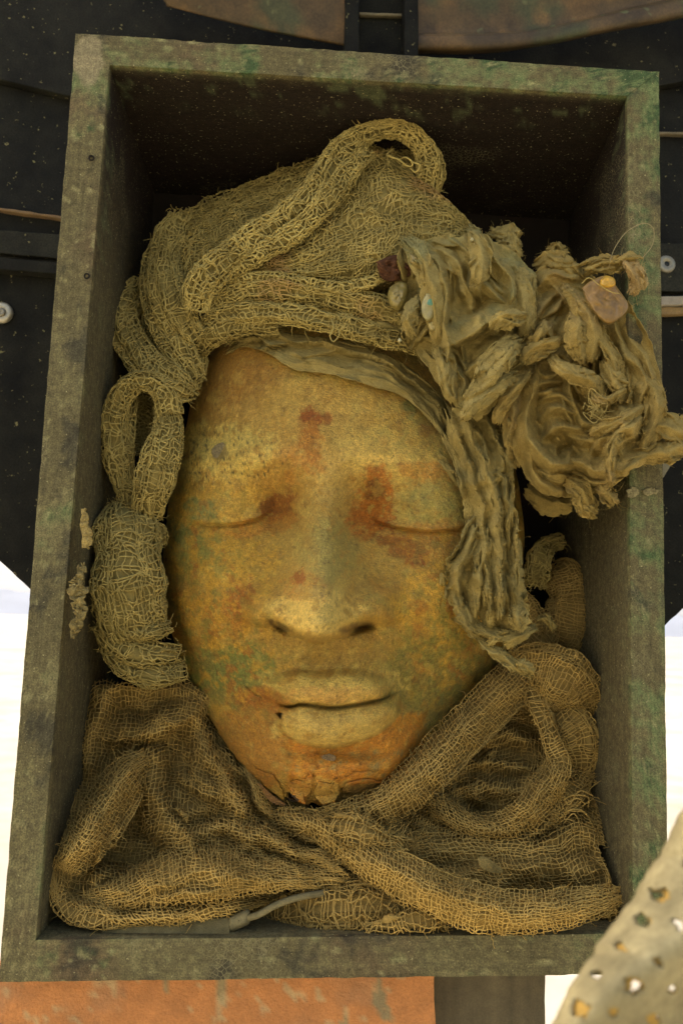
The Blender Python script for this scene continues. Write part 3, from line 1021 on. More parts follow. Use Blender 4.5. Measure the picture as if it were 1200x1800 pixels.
def stray(points, normals, n, length, r, curl=1.0):
    """loose fibres that stand away from a cloth"""
    idx = rng.integers(0, len(points), n)
    k = 9
    t = np.linspace(0, 1, k)
    P = np.empty((n, k, 3))
    d = normals[idx] * 0.5 + rng.normal(size=(n, 3)) * 0.8
    d /= np.linalg.norm(d, axis=1)[:, None]
    e = rng.normal(size=(n, 3))
    l = length * rng.uniform(0.4, 1.3, n)
    sdv = rng.uniform(0, 100, (n, 1))
    for j in range(k):
        P[:, j] = points[idx] + d * (l * t[j])[:, None] * (1 - 0.4 * t[j]) + curl * e * (l * 0.45 * t[j] ** 2)[:, None]
    P += 0.12 * length * np.stack([perlin(n2(t[None] * 3 + sdv, sdv, q)) for q in range(3)], -1)
    N = np.broadcast_to(normals[idx][:, None], P.shape)
    return tubes(P, N, r * (1 - 0.5 * t)[None], 3)


def shade(V, base, var=0.22, s=30, seed=0, tint=None):
    n = fbm(V * s + seed, 3)
    n2_ = fbm(V * s * 3.3 + seed + 7, 2)
    c = np.asarray(base)[None] * (1 + var * n + var * 0.6 * n2_)[:, None]
    if tint is not None:
        c = mixc(c, tint[0], tint[1] * sstep(0.1, 0.6, fbm(V * 16 + seed + 31, 3)))
    return c


def gauze(name, G, parent, base=GAUZE, mat='gauze', back=0.0042, backcol=0.62, strays=0, tint=None, slen=0.012, **kw):
    r = kw.get('r', 0.00062)
    V_, F_ = gauze_mesh(G, **kw)
    if strays:
        n = gridN(G)
        edge = np.concatenate([G[0], G[-1], G[:, 0], G[:, -1]])
        en = np.concatenate([n[0], n[-1], n[:, 0], n[:, -1]])
        V2, F2 = stray(edge, en, strays, slen, r * 0.7)
        if F2.shape[1] == 4:
            F_ = np.vstack([F_, F2 + len(V_)])
            V_ = np.vstack([V_, V2])
    o = mesh_obj(name, V_, F_, M[mat], parent, shade(V_, base, tint=tint, seed=nseed()))
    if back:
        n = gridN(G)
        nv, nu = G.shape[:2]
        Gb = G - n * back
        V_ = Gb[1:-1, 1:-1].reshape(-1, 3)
        mesh_obj('under_layer', V_, gridF(nv - 2, nu - 2), M[mat], o, shade(V_, base * backcol, seed=nseed()))  # colour darkened to stand in for shade behind the threads
    return o


def cubic_up(G, U, W):
    """smooth (Catmull-Rom) lookup of grid G at fractional columns U and rows W, both in 0..1"""
    nv, nu = G.shape[:2]

    def wts(x, n):
        x = np.clip(x, 0, 1) * (n - 1)
        i = np.minimum(x.astype(int), n - 2)
        t = x - i
        w = np.stack([-0.5 * t + t ** 2 - 0.5 * t ** 3, 1 - 2.5 * t ** 2 + 1.5 * t ** 3, 0.5 * t + 2 * t ** 2 - 1.5 * t ** 3, -0.5 * t ** 2 + 0.5 * t ** 3], -1)
        idx = np.clip(i[..., None] + np.arange(-1, 3), 0, n - 1)
        return idx, w
    iu, wu = wts(U, nu)
    iv, wv = wts(W, nv)
    out = 0
    for a in range(4):
        for b in range(4):
            out = out + G[iv[..., a], iu[..., b]] * (wv[..., a] * wu[..., b])[..., None]
    return out


def buckle(G, su=0.1, sv=0.3, iters=120, amp=0.0015, kt=0.10, kn=0.012, bend=0.25, nmax=0.02, nscale=40):
    """let a sheet that has more cloth than room settle: rest lengths exceed the space, so it wrinkles and folds"""
    n = gridN(G)
    sd = nseed()
    X = G + n * (amp * fbm(G * nscale + sd, 3))[..., None] + 0.15 * amp * rng.normal(size=G.shape)
    ru = np.linalg.norm(np.diff(G, axis=1), axis=-1) * (1 + su)
    rv = np.linalg.norm(np.diff(G, axis=0), axis=-1) * (1 + sv)
    r1 = np.linalg.norm(G[1:, 1:] - G[:-1, :-1], axis=-1) * (1 + 0.5 * (su + sv))
    r2 = np.linalg.norm(G[1:, :-1] - G[:-1, 1:], axis=-1) * (1 + 0.5 * (su + sv))

    def proj(A, B, r, k):
        d = B - A
        l = np.linalg.norm(d, axis=-1) + 1e-12
        c = (0.5 * k * (l - r) / l)[..., None] * d
        return c
    for it in range(iters):
        for par in (0, 1):
            c = proj(X[:, par:-1:2], X[:, par + 1::2][:, :X[:, par:-1:2].shape[1]], ru[:, par::2], 0.9)
            X[:, par:-1:2] += c
            X[:, par + 1::2][:, :c.shape[1]] -= c
        for par in (0, 1):
            c = proj(X[par:-1:2], X[par + 1::2][:X[par:-1:2].shape[0]], rv[par::2], 0.9)
            X[par:-1:2] += c
            X[par + 1::2][:c.shape[0]] -= c
        c = proj(X[:-1, :-1], X[1:, 1:], r1, 0.2)
        X[:-1, :-1] += c
        X[1:, 1:] -= c
        c = proj(X[1:, :-1], X[:-1, 1:], r2, 0.2) * 1.0
        c2 = proj(X[:-1, 1:], X[1:, :-1], r2, 0.2)
        X[:-1, 1:] += c2
        X[1:, :-1] -= c2
        # resist sharp bending, less along the finest creases
        if X.shape[1] > 2:
            m = 0.5 * (X[:, :-2] + X[:, 2:]) - X[:, 1:-1]
            X[:, 1:-1] += bend * 0.5 * m
        if X.shape[0] > 2:
            m = 0.5 * (X[:-2] + X[2:]) - X[1:-1]
            X[1:-1] += bend * 0.5 * m
        dlt = X - G
        dn = (dlt * n).sum(-1)
        dt = dlt - dn[..., None] * n
        X = G + dt * (1 - kt) + n * (np.clip(dn * (1 - kn), -nmax, nmax))[..., None]
    return X


def ribbon(name, path, parent, base=RAG, mat='rag', arch=0.25, pleats=2.0, pamp=0.10, rag=0.06, endrag=8, roll=None, crumple=0.0022, cscale=45,
           nu=None, nv=None, thick=0.0005, drift=0.8, tint=None, curl=0.0, var=0.16, holes=0.0, fray=0, sv=0.16, su=0.06, wide=1.22, cell=5.0, edge=0.35):
    """a torn strip of cloth along a path of (px, py, depth, half width px), wrinkled by settling"""
    P = np.asarray(path, float)
    P[:, 3] *= wide
    Lp = np.linalg.norm(np.diff(P[:, :2], axis=0), axis=1).sum()
    wmax = P[:, 3].max()
    cu = int(np.clip(Lp / cell, 10, 70))
    cv = int(np.clip(wmax * 2.2 / cell, 7, 44))
    Q = crspline(P, cu)
    C = at(Q[:, 0], Q[:, 1], Q[:, 2])
    sd = nseed()
    t = np.linspace(0, 1, cu)
    w0 = Q[:, 3] * mpp(Q[:, 2])
    T, N, B = frames(C)
    if roll is None:
        roll = (rng.uniform(-38, 38), rng.uniform(-38, 38), rng.uniform(-38, 38))
    ro = np.radians(np.interp(t, np.linspace(0, 1, len(roll)), roll))
    B2 = B * np.cos(ro)[:, None] + N * np.sin(ro)[:, None]
    N2 = -B * np.sin(ro)[:, None] + N * np.cos(ro)[:, None]
    X_ = 1.15
    A, Tt = np.meshgrid(np.linspace(-X_, X_, cv), t, indexing='ij')
    S = Tt * Lp
    ph = pleats * np.pi * A + 1.8 * drift * fbm(n2(A * 1.1 + sd, S / 120), 2) + sd
    pl = 0.6 * np.sin(ph) + 0.5 * (2 / np.pi) * np.arcsin(np.sin(0.63 * ph + 1.0)) + 0.8 * np.exp(-np.abs(np.sin(0.5 * ph + 0.7)) / 0.16)
    # one border turned up, the other tucked under
    e1, e2 = edge * (1 + 0.8 * fbm(n2(t * Lp / 60, sd + 21), 2)), edge * (0.3 + 1.2 * fbm(n2(t * Lp / 60, sd + 22), 2))
    tip = sstep(0.55, 1.1, A) * e1[None] - sstep(0.55, 1.1, -A) * e2[None]
    G = C[None] + (w0[None] * A * (1 - 0.25 * np.abs(tip)))[..., None] * B2[None] + (w0[None] * (arch * (1 - A ** 2) + 0.9 * pamp * pl + tip))[..., None] * N2[None]
    G = buckle(G, su, sv, 60, crumple * 0.9, nmax=0.75 * w0.max(), nscale=42, kt=0.06, kn=0.02, bend=0.30)
    nu = nu or int(np.clip(Lp / 2.4, 30, 200))
    nv = nv or int(np.clip(wmax * 2 / 2.4, 12, 70))
    A, Tt = np.meshgrid(np.linspace(-1, 1, nv), np.linspace(0, 1, nu), indexing='ij')
    S = Tt * Lp
    jag = lambda k: 0.7 * perlin(n2(S / 40, sd + k + 6)) - 2.4 * np.clip(perlin(n2(S / 7.0, sd + k)) - 0.22, 0, 1) - 1.2 * np.clip(perlin(n2(S / 22, sd + k + 3)) - 0.30, 0, 1)
    wl = np.clip(0.95 + rag * np.where(A < 0, jag(0), jag(40)) * 1.7, 0.4, 1.14)
    aw = A * wl
    endn = endrag * (1.0 * perlin(n2(A * wmax / 12, sd + 11)) + 0.7 * perlin(n2(A * wmax / 4.5, sd + 12))) / Lp
    along = np.clip(Tt * (1 - 2.4 * endrag / Lp) + 1.2 * endrag / Lp + endn * ((1 - Tt) ** 6 + Tt ** 6), 0, 1)
    G = cubic_up(G, along, (aw / X_ + 1) / 2)
    n = gridN(G)
    G = G + n * (0.00020 * fbm(n2(aw * wmax / 5, S / 5, sd), 2))[..., None]
    V_ = G.reshape(-1, 3)
    F_ = gridF(nv, nu)
    if holes:
        fc = np.stack([A.reshape(-1)[F_].mean(1) * wmax / 11, S.reshape(-1)[F_].mean(1) / 16], -1)
        bad = perlin(n2(fc[:, 0], fc[:, 1], sd + 70)) + 0.4 * perlin(n2(fc[:, 0] * 3, fc[:, 1] * 3, sd + 71)) > holes
        F_ = F_[~bad]
    col = shade(V_, base, var=var, s=28, seed=sd, tint=tint)
    ed = sstep(0.90, 1.0, np.abs(A)).reshape(-1)
    col = mixc(col, np.asarray(base) * 1.3, 0.6 * ed)
    o = mesh_obj(name, V_, F_, M[mat], parent, col, thick=thick, offset=0)
    if fray:
        edge = np.concatenate([G[0], G[-1], G[:, 0], G[:, -1]])
        en = np.concatenate([n[0], n[-1], n[:, 0], n[:, -1]])
        V2, F2 = stray(edge, en, fray, 0.006, 0.00018, 1.2)
        tag(mesh_obj('loose_threads', V2, F2, M[mat], o, shade(V2, np.asarray(base) * 1.25)), kind='stuff')
    return o


def ridge_sheet(top, bottom, base_d, ridges, nu=110, nv=80, su=0.1, sv=0.1, iters=60, amp=0.002, nscale=30, bend=0.25, loc=0.75, env=30.0, pw=1.1, auto=0, aw=(3, 11), alen=(25, 70), aoff=16):
    """one sheet of cloth over the area between two pixel lines; folds are ridges (line of (px, py, height mm), width each side px)"""
    a, b = crspline(top, nu), crspline(bottom, nu)
    v = np.linspace(0, 1, nv)[:, None, None]
    Q = a[None] * (1 - v) + b[None] * v
    px, py = Q[..., 0], Q[..., 1]
    sd = nseed()
    px2 = px + 9 * fbm(n2(px / 60, py / 60, sd), 2)
    py2 = py + 9 * fbm(n2(px / 60, py / 60, sd + 9), 2)
    d = base_d(px, py)
    if auto:
        extra = []
        for q in range(auto):
            ln, wl_, wr_ = ridges[rng.integers(len(ridges))]
            Lr = crspline(ln, 60)
            k0 = rng.integers(4, 56)
            tv = Lr[k0 + 2, :2] - Lr[k0 - 2, :2]
            tv /= np.linalg.norm(tv) + 1e-9
            nv2 = np.array([-tv[1], tv[0]])
            an = math.radians(rng.normal() * 20)
            tv = tv * math.cos(an) + nv2 * math.sin(an)
            nv2 = np.array([-tv[1], tv[0]])
            c0 = Lr[k0, :2] + nv2 * rng.normal() * aoff
            hl_ = rng.uniform(*alen) / 2
            bow_ = rng.normal() * hl_ * 0.25
            hh_ = Lr[k0, 2]
            wA, wB = rng.uniform(aw[0], aw[0] * 1.8), rng.uniform(aw[1] * 0.7, aw[1] * 1.6)
            if rng.random() < 0.5:
                wA, wB = wB, wA
            extra.append(([(*(c0 - tv * hl_), hh_ * 0.75), (*(c0 + nv2 * bow_), hh_), (*(c0 + tv * hl_), hh_ * 0.75)], wA, wB))
        ridges = list(ridges) + extra
    H = np.zeros_like(px)
    We = np.full_like(px, 0.02)
    He = np.full_like(px, 0.02 * 0.001 * np.mean([np.mean([q[2] for q in l]) for l, _, _ in ridges]) * 0.6)
    for line, wl, wr in ridges:
        L = crspline(line, 60)
        T = np.gradient(L[:, :2], axis=0)
        T /= np.linalg.norm(T, axis=1)[:, None]
        dx = px2[..., None] - L[:, 0]
        dy = py2[..., None] - L[:, 1]
        k = np.argmin(dx * dx + dy * dy, axis=-1)
        ddx = np.take_along_axis(dx, k[..., None], -1)[..., 0]
        ddy = np.take_along_axis(dy, k[..., None], -1)[..., 0]
        side = T[k, 0] * ddy - T[k, 1] * ddx          # > 0: to the right hand of the line, seen in the picture
        dist = np.hypot(ddx, ddy)
        w = np.where(side > 0, wr, wl)
        x = np.clip(dist / w, 0, 1)
        hl = min(0.001 * L[:, 2].max(), loc * (wl + wr) * 0.00046)
        prof = ((1 - x ** 2) ** pw if pw > 1 else np.clip(1.06 - x - 0.06 * x, 0, 1)) * hl * np.clip(L[k, 2] / L[:, 2].max(), 0.3, 1)
        H = np.maximum(H, prof) + 0.15 * np.minimum(H, prof)
        we = np.exp(-(dist / env) ** 2)
        We += we
        He += we * np.maximum(L[k, 2] * 0.001 - hl, 0)
    G = at(px, py, d - H - He / We)
    G = buckle(G, su, sv, iters, amp, nmax=0.02, nscale=nscale, kt=0.08, kn=0.02, bend=bend)
    return G


def rag_sheet(name, parent, top, bottom, base_d, ridges, base=RAG, nu=90, nv=70, su=0.10, sv=0.10, iters=45, amp=0.0012, nscale=70, bend=0.16, tint=None,
              tear=0.05, holes=0.0, fray=0, up=1.5, thick=0.0005, var=0.16, auto=0, rag_auto=None):
    """stiff cloth laid in sharp folds, borders torn"""
    sd = nseed()
    G = ridge_sheet(top, bottom, base_d, ridges, nu, nv, su, sv, iters, amp, nscale, bend, 1.4, 15.0, 0.8, auto, **(rag_auto or {}))
    fu, fv = int(nu * up), int(nv * up)
    W, U = np.meshgrid(np.linspace(0, 1, fv), np.linspace(0, 1, fu), indexing='ij')
    jg = lambda x, k: 0.45 + 0.9 * perlin(n2(x * 7, sd + k)) + 1.6 * np.clip(perlin(n2(x * 16, sd + k + 2)) - 0.15, 0, 1) + 0.9 * np.clip(perlin(n2(x * 37, sd + k + 4)) - 0.1, 0, 1)
    t0, t1 = tear * np.clip(jg(U, 0), 0, 2), tear * np.clip(jg(U, 20), 0, 2)
    l0, l1 = tear * np.clip(jg(W, 40), 0, 2), tear * np.clip(jg(W, 60), 0, 2)
    W2 = t0 + W * (1 - t0 - t1)
    U2 = l0 + U * (1 - l0 - l1)
    G = cubic_up(G, U2, W2)
    n = gridN(G)
    G = G + n * (0.00018 * fbm(n2(U * fu / 3.0, W * fv / 3.0, sd), 2))[..., None]
    V_ = G.reshape(-1, 3)
    F_ = gridF(fv, fu)
    if holes:
        x, y = U.reshape(-1)[F_].mean(1) * fu / 14, W.reshape(-1)[F_].mean(1) * fv / 20
        F_ = F_[~(perlin(n2(x, y, sd)) + 0.4 * perlin(n2(x * 3, y * 3, sd)) > holes)]
    col = shade(V_, base, var=var, s=28, seed=sd, tint=tint)
    ed = np.maximum(sstep(0.97, 1.0, np.abs(2 * U - 1)), sstep(0.97, 1.0, np.abs(2 * W - 1))).reshape(-1)
    col = mixc(col, np.asarray(base) * 1.3, 0.6 * ed)
    o = mesh_obj(name, V_, F_, M['rag'], parent, col, thick=thick, offset=0)
    if fray:
        edge = np.concatenate([G[0], G[-1], G[:, 0], G[:, -1]])
        en = np.concatenate([n[0], n[-1], n[:, 0], n[:, -1]])
        V2, F2 = stray(edge, en, fray, 0.006, 0.00018, 1.2)
        tag(mesh_obj('loose_threads', V2, F2, M['rag'], o, shade(V2, np.asarray(base) * 1.25)), kind='stuff')
    return o


def rag_strip(name, path, parent, base=RAG, tint=None, rag=0.12, fray=10, auto=9, wide=1.2, holes=0.0, tear=None, hgt=1.0, tilt=0.35):
    """a torn strip of the same stiff cloth along a path of (px, py, depth, half width px), with sharp creases"""
    P = np.asarray(path, float)
    Lp = np.linalg.norm(np.diff(P[:, :2], axis=0), axis=1).sum()
    Q = crspline(P, 40)
    T = np.gradient(Q[:, :2], axis=0)
    T /= np.linalg.norm(T, axis=1)[:, None] + 1e-9
    Nn = np.stack([-T[:, 1], T[:, 0]], -1)
    w = Q[:, 3:4] * wide
    sd = nseed()
    wob = 1 + 0.18 * perlin(n2(np.linspace(0, Lp / 22, 40), sd))[:, None]
    top = np.hstack([Q[:, :2] - Nn * w * wob, np.zeros((40, 1))])[::3]
    bot = np.hstack([Q[:, :2] + Nn * w * (2 - wob), np.zeros((40, 1))])[::3]
    wm = float(w.max())
    tl = rng.uniform(-tilt, tilt)

    def bd(x, y):
        dx, dy = x[..., None] - Q[:, 0], y[..., None] - Q[:, 1]
        k = np.argmin(dx * dx + dy * dy, -1)
        sg = np.take_along_axis(dx, k[..., None], -1)[..., 0] * Nn[k, 0] + np.take_along_axis(dy, k[..., None], -1)[..., 0] * Nn[k, 1]
        return Q[k, 2] + 0.006 + tl * sg * 0.00046
    hh = 6.0 * hgt + 0.15 * wm
    off = rng.uniform(-0.3, 0.3)
    line = [(q[0] + n_[0] * off * ww[0], q[1] + n_[1] * off * ww[0], hh) for q, n_, ww in zip(Q[::5], Nn[::5], w[::5])]
    rd = [(line, wm * rng.uniform(0.5, 1.0), wm * rng.uniform(0.5, 1.0))]
    return rag_sheet(name, parent, [tuple(t) for t in top], [tuple(b) for b in bot], bd, rd, base=base, nu=int(np.clip(Lp / 2.6, 22, 90)), nv=int(np.clip(wm * 2 / 2.2, 10, 48)),
                     su=0.04, sv=0.06, iters=10, amp=0.0007, nscale=70, bend=0.03, tint=tint, tear=tear or (0.05 + rag * 0.22), holes=holes, fray=fray * 2, up=1.45, auto=auto, rag_auto=dict(aw=(2.0, 7.5), alen=(16, 55), aoff=wm * 0.55))

# ------------------------------------------------------------------ the structure behind and below
def prism(name, poly, d0, d1, mat, parent, col, step=14, seed=0, tilt=0.0):
    """a board cut to a pixel outline at depth d0, extruded straight back to d1 (both faces filled as n-gons)"""
    P = np.array(poly, float)
    pts = []
    for i in range(len(P)):
        a, b = P[i], P[(i + 1) % len(P)]
        k = max(1, int(np.linalg.norm(b - a) / step))
        for j in range(k):
            pts.append(a + (b - a) * j / k)
    pts = np.array(pts) + 0.4 * rng.normal(size=(len(pts), 2))
    A = at(pts[:, 0], pts[:, 1], d0 + tilt * (pts[:, 1] / 1000))
    B = A + np.array([0, d1 - d0, 0])
    me = bpy.data.meshes.new(name)
    n = len(A)
    faces = [list(range(n)), list(range(2 * n - 1, n - 1, -1))] + [[i, n + i, n + (i + 1) % n, (i + 1) % n] for i in range(n)]
    me.from_pydata(np.vstack([A, B]).tolist(), [], faces)
    me.materials.append(mat)
    ca = me.color_attributes.new('Col', 'FLOAT_COLOR', 'POINT')
    V_ = np.vstack([A, B])
    c = np.tile(np.array(col, float), (2 * n, 1)) if not callable(col) else col(V_)
    ca.data.foreach_set('color', np.hstack([c, np.ones((2 * n, 1))]).astype(np.float32).ravel())
    o = bpy.data.objects.new(name, me)
    COL.objects.link(o)
    if parent:
        o.parent = parent
        o.matrix_parent_inverse = parent.matrix_world.inverted()
    bv = o.modifiers.new('bevel', 'BEVEL')
    bv.width = 0.0012
    bv.segments = 2
    bv.limit_method = 'ANGLE'
    return o


def disc(name, px, py, d, rpx, prof, mat, parent, col, n=36):
    """turned piece facing the camera side: profile of (radius fraction, height m)"""
    c = at(px, py, d)
    s_ = rpx * mpp(d)
    th = np.linspace(0, 2 * np.pi, n, endpoint=False)
    V_ = np.array([[c + np.array([r_ * s_ * math.cos(a), -h, r_ * s_ * math.sin(a)]) for a in th] for r_, h in prof])
    return mesh_obj(name, V_, gridF(len(prof), n, True), mat, parent, np.array(col))


BLK = np.array([0.011, 0.0105, 0.006])
bp_ = thing('black_panel', 'black painted angular backing panel covered in pale dust specks', 'panel', tuple(at(600, 1105, 0.26)))
back = prism('board', [(-2600, -1450), (132, 1110), (1158, 1110), (3700, -1297), (3700, -4200), (-2600, -4200)], 0.262, 0.285, M['black'], bp_, BLK)  # stretched far out of view, added to shade the near ground
prism('upper_board', [(-560, 0), (40, 148), (135, 171), (700, 250), (1300, 120), (1760, 60), (1760, -850), (-560, -850)], 0.250, 0.2608, M['black'], bp_, BLK * 1.25)
prism('trim_strip', [(-300, 322), (110, 379), (110, 384), (-300, 327)], 0.252, 0.2608, M['plain'], bp_, (0.16, 0.10, 0.04))
prism('rail', [(-300, 425), (115, 462), (115, 482), (-300, 450)], 0.246, 0.2608, M['black'], bp_, BLK * 1.5)
prism('rail', [(-300, 380), (115, 412), (115, 455), (-300, 418)], 0.256, 0.2608, M['black'], bp_, BLK * 2.2)
w_ = disc('washer', 3, 549, 0.258, 19, [(0.25, 0.0), (0.25, 0.0022), (0.80, 0.0022), (1.0, 0.0008), (1.0, -0.003)], M['metal'], bp_, (0.42, 0.38, 0.25))
disc('screw_head', 3, 549, 0.257, 8, [(0.01, 0.0016), (0.3, 0.0022), (0.9, 0.0030), (1.0, 0.0), (1.0, -0.003)], M['metal'], w_, (0.25, 0.22, 0.14))
w_ = disc('washer', 1171, 464, 0.254, 17, [(0.30, 0.0), (0.30, 0.0018), (0.85, 0.0018), (1.0, 0.0006), (1.0, -0.004)], M['metal'], bp_, (0.30, 0.27, 0.17))
disc('bolt', 1171, 464, 0.2535, 6, [(0.01, 0.0008), (0.7, 0.0010), (1.0, 0.0), (1.0, -0.003)], M['metal'], w_, (0.03, 0.03, 0.02))
prism('bracket_plate', [(1130, 428), (1300, 424), (1300, 512), (1130, 512)], 0.2555, 0.2608, M['black'], bp_, BLK * 2.4)
prism('trim_strip', [(1130, 231), (1300, 230), (1300, 234), (1130, 235)], 0.2535, 0.2608, M['plain'], bp_, (0.15, 0.12, 0.06))
prism('trim_strip', [(1130, 521), (1300, 517), (1300, 533), (1130, 537)], 0.248, 0.2608, M['plain'], bp_, (0.34, 0.29, 0.19))
prism('trim_strip', [(1130, 540), (1300, 536), (1300, 550), (1130, 553)], 0.252, 0.2608, M['plain'], bp_, (0.26, 0.17, 0.06))
prism('tape_scrap', [(1152, 836), (1150, 812), (1163, 806), (1179, 818), (1166, 840)], 0.2605, 0.2615, M['plain'], bp_, (0.22, 0.19, 0.10))


def sheet(name, curves, mat, parent, col, nu=60, nv=24, thick=0.003, crumple=0.0006):
    G = loft_grid(curves, nu, nv, crumple=crumple, cscale=14)
    V_ = G.reshape(-1, 3)
    return mesh_obj(name, V_, gridF(nv, nu), mat, parent, col(V_) if callable(col) else np.array(col), thick=thick)


def copper_col(V_):
    c = np.tile(np.array([0.080, 0.052, 0.018]), (len(V_), 1))
    n = fbm(V_ * 16 + 3, 4)
    c = mixc(c, (0.055, 0.062, 0.022), 0.9 * sstep(0.0, 0.5, n))
    c = mixc(c, (0.15, 0.088, 0.026), 0.8 * sstep(0.1, 0.6, fbm(V_ * 25 + 60, 3) - n * 0.3))
    return c


cf = sheet('copper_flap', [[(200, -160, 0.15), (420, -150, 0.15), (622, -140, 0.15)], [(240, -60, 0.18), (430, -40, 0.18), (622, -20, 0.18)],
                           [(290, 2, 0.20), (450, 40, 0.20), (622, 72, 0.20)], [(292, 6, 0.203), (450, 45, 0.203), (622, 77, 0.203)],
                           [(292, 4, 0.215), (450, 43, 0.215), (622, 74, 0.215)]], M['copper'], None, copper_col)
tag(cf, 'brown green copper sheet above the box, left of the black channel', 'metal sheet', 'copper sheets above the box')
cf = sheet('copper_flap', [[(722, -160, 0.15), (950, -150, 0.15), (1300, -150, 0.15)], [(722, -40, 0.175), (950, -50, 0.175), (1300, -80, 0.175)],
                           [(722, 52, 0.195), (860, 52, 0.195), (960, 42, 0.195), (1080, 15, 0.195), (1300, -30, 0.195)],
                           [(722, 64, 0.188), (860, 62, 0.186), (960, 52, 0.186), (1080, 26, 0.186), (1300, -20, 0.186)],
                           [(722, 84, 0.192), (860, 82, 0.188), (960, 70, 0.188), (1080, 46, 0.188), (1300, 4, 0.188)],
                           [(722, 92, 0.205), (860, 90, 0.203), (960, 76, 0.203), (1080, 52, 0.203), (1300, 10, 0.203)]], M['copper'], None, copper_col, nv=40)
tag(cf, 'brown copper sheet with rolled lower lip, right of the black channel', 'metal sheet', 'copper sheets above the box')
br = thing('channel_bracket', 'black steel channel standing upright behind the top of the box', 'bracket', tuple(at(670, 90, 0.2)))
prism('web', [(628, -170), (714, -170), (714, 100), (628, 100)], 0.212, 0.222, M['black'], br, BLK * 1.2)
prism('flange', [(606, -170), (631, -170), (631, 100), (606, 100)], 0.180, 0.222, M['black'], br, BLK)
prism('flange', [(711, -170), (735, -170), (735, 100), (711, 100)], 0.180, 0.222, M['black'], br, BLK)
prism('cross_bar', [(632, 20), (710, 22), (710, 27), (632, 25)], 0.206, 0.2117, M['plain'], br, (0.22, 0.18, 0.09))


def orange_col(V_):
    c = np.tile(np.array([0.52, 0.205, 0.05]), (len(V_), 1))
    c = mixc(c, (0.42, 0.20, 0.07), 0.7 * sstep(0.0, 0.5, fbm(V_ * 15 + 5, 4)))
    c = mixc(c, (0.23, 0.21, 0.09), 0.8 * sstep(0.62, 0.7, fbm(V_ * np.array([60, 60, 18]) + 91, 3)))
    c = mixc(c, (0.50, 0.36, 0.15), 0.7 * sstep(0.45, 0.6, fbm(V_ * 60 + 41, 3)))
    return c


P4 = lambda x0, x1, y0, y1, d0, d1: [at(x0, y1, d0), at(x0, y0, d0), at(x0, y1, d0) + [0, d1 - d0, 0], at(x0, y0, d0) + [0, d1 - d0, 0],
                                     at(x1, y1, d0), at(x1, y0, d0), at(x1, y1, d0) + [0, d1 - d0, 0], at(x1, y0, d0) + [0, d1 - d0, 0]]
pl = slab('orange_plank', P4(-160, 764, 1708, 2050, 0.030, 0.052), M['orange'], None, orange_col, (110, 3, 40), seed=9, wob=0.001)
tag(pl, 'orange painted plank below the box with ridged paint', 'plank')
C = np.array(P4(762, 958, 1700, 2000, 0.056, 0.12))
for i in (0, 2, 4, 6):
    C[i, 2] = GZ - 0.02
    C[i, 0] = C[i + 1, 0]
po = slab('wooden_post', C, M['plain'], None, lambda V_: shade(V_, (0.105, 0.082, 0.038), 0.35, 1, 3) * (1 + 0.25 * fbm(V_ * np.array([120, 120, 6]), 2))[:, None], (20, 6, 160), seed=10)
tag(po, 'dark brown wooden post standing on the playa under the box', 'post')

# ------------------------------------------------------------------ netting wound round the head
NK = dict(sp=0.0031, r=0.00062, jit=0.40, warp=1.6, wl=5.0, sub=2, fuzz=0.00016, rvar=0.7, cut=0.66, aniso=1.25)
NETD = NET * 0.62
wrap = thing('net_headwrap', 'crusted tan netting wound over the forehead with a peaked loop on top', 'head wrap', tuple(at(560, 580, 0.08)))
PINK = ((0.40, 0.20, 0.075), 0.45)


def net(name, G, parent, **kw):
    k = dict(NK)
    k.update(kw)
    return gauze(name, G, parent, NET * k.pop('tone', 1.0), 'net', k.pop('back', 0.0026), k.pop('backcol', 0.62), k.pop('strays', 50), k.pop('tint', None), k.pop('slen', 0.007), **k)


# crown drape below the rolled hem
net('crown_drape', loft_grid([
    [(400, 455, .085), (470, 405, .085), (550, 345, .080), (620, 280, .075), (675, 262, .075), (715, 282, .078), (762, 335, .085), (800, 375, .10)],
    [(405, 462, .072), (490, 425, .066), (575, 370, .060), (640, 325, .056), (695, 310, .056), (748, 328, .060), (792, 362, .068), (826, 398, .085)],
    [(405, 474, .068), (495, 452, .056), (580, 418, .048), (655, 385, .044), (722, 368, .044), (775, 374, .048), (815, 392, .056), (842, 420, .075)],
    [(402, 484, .068), (495, 475, .054), (585, 462, .044), (660, 440, .040), (720, 424, .040), (775, 420, .046), (815, 424, .052), (846, 440, .070)],
    [(400, 496, .070), (495, 496, .062), (590, 505, .052), (660, 492, .048), (720, 468, .048), (770, 452, .052), (815, 450, .056), (846, 456, .070)],
    [(405, 506, .085), (500, 512, .080), (600, 522, .072), (690, 505, .066), (730, 490, .066), (775, 475, .066), (815, 470, .070), (846, 466, .078)]],
    150, 80, waves=((3.2, 0.5, 0.0016), (5.5, -1.0, 0.0008)), crumple=0.0022, cscale=70), wrap, tint=PINK, strays=90)
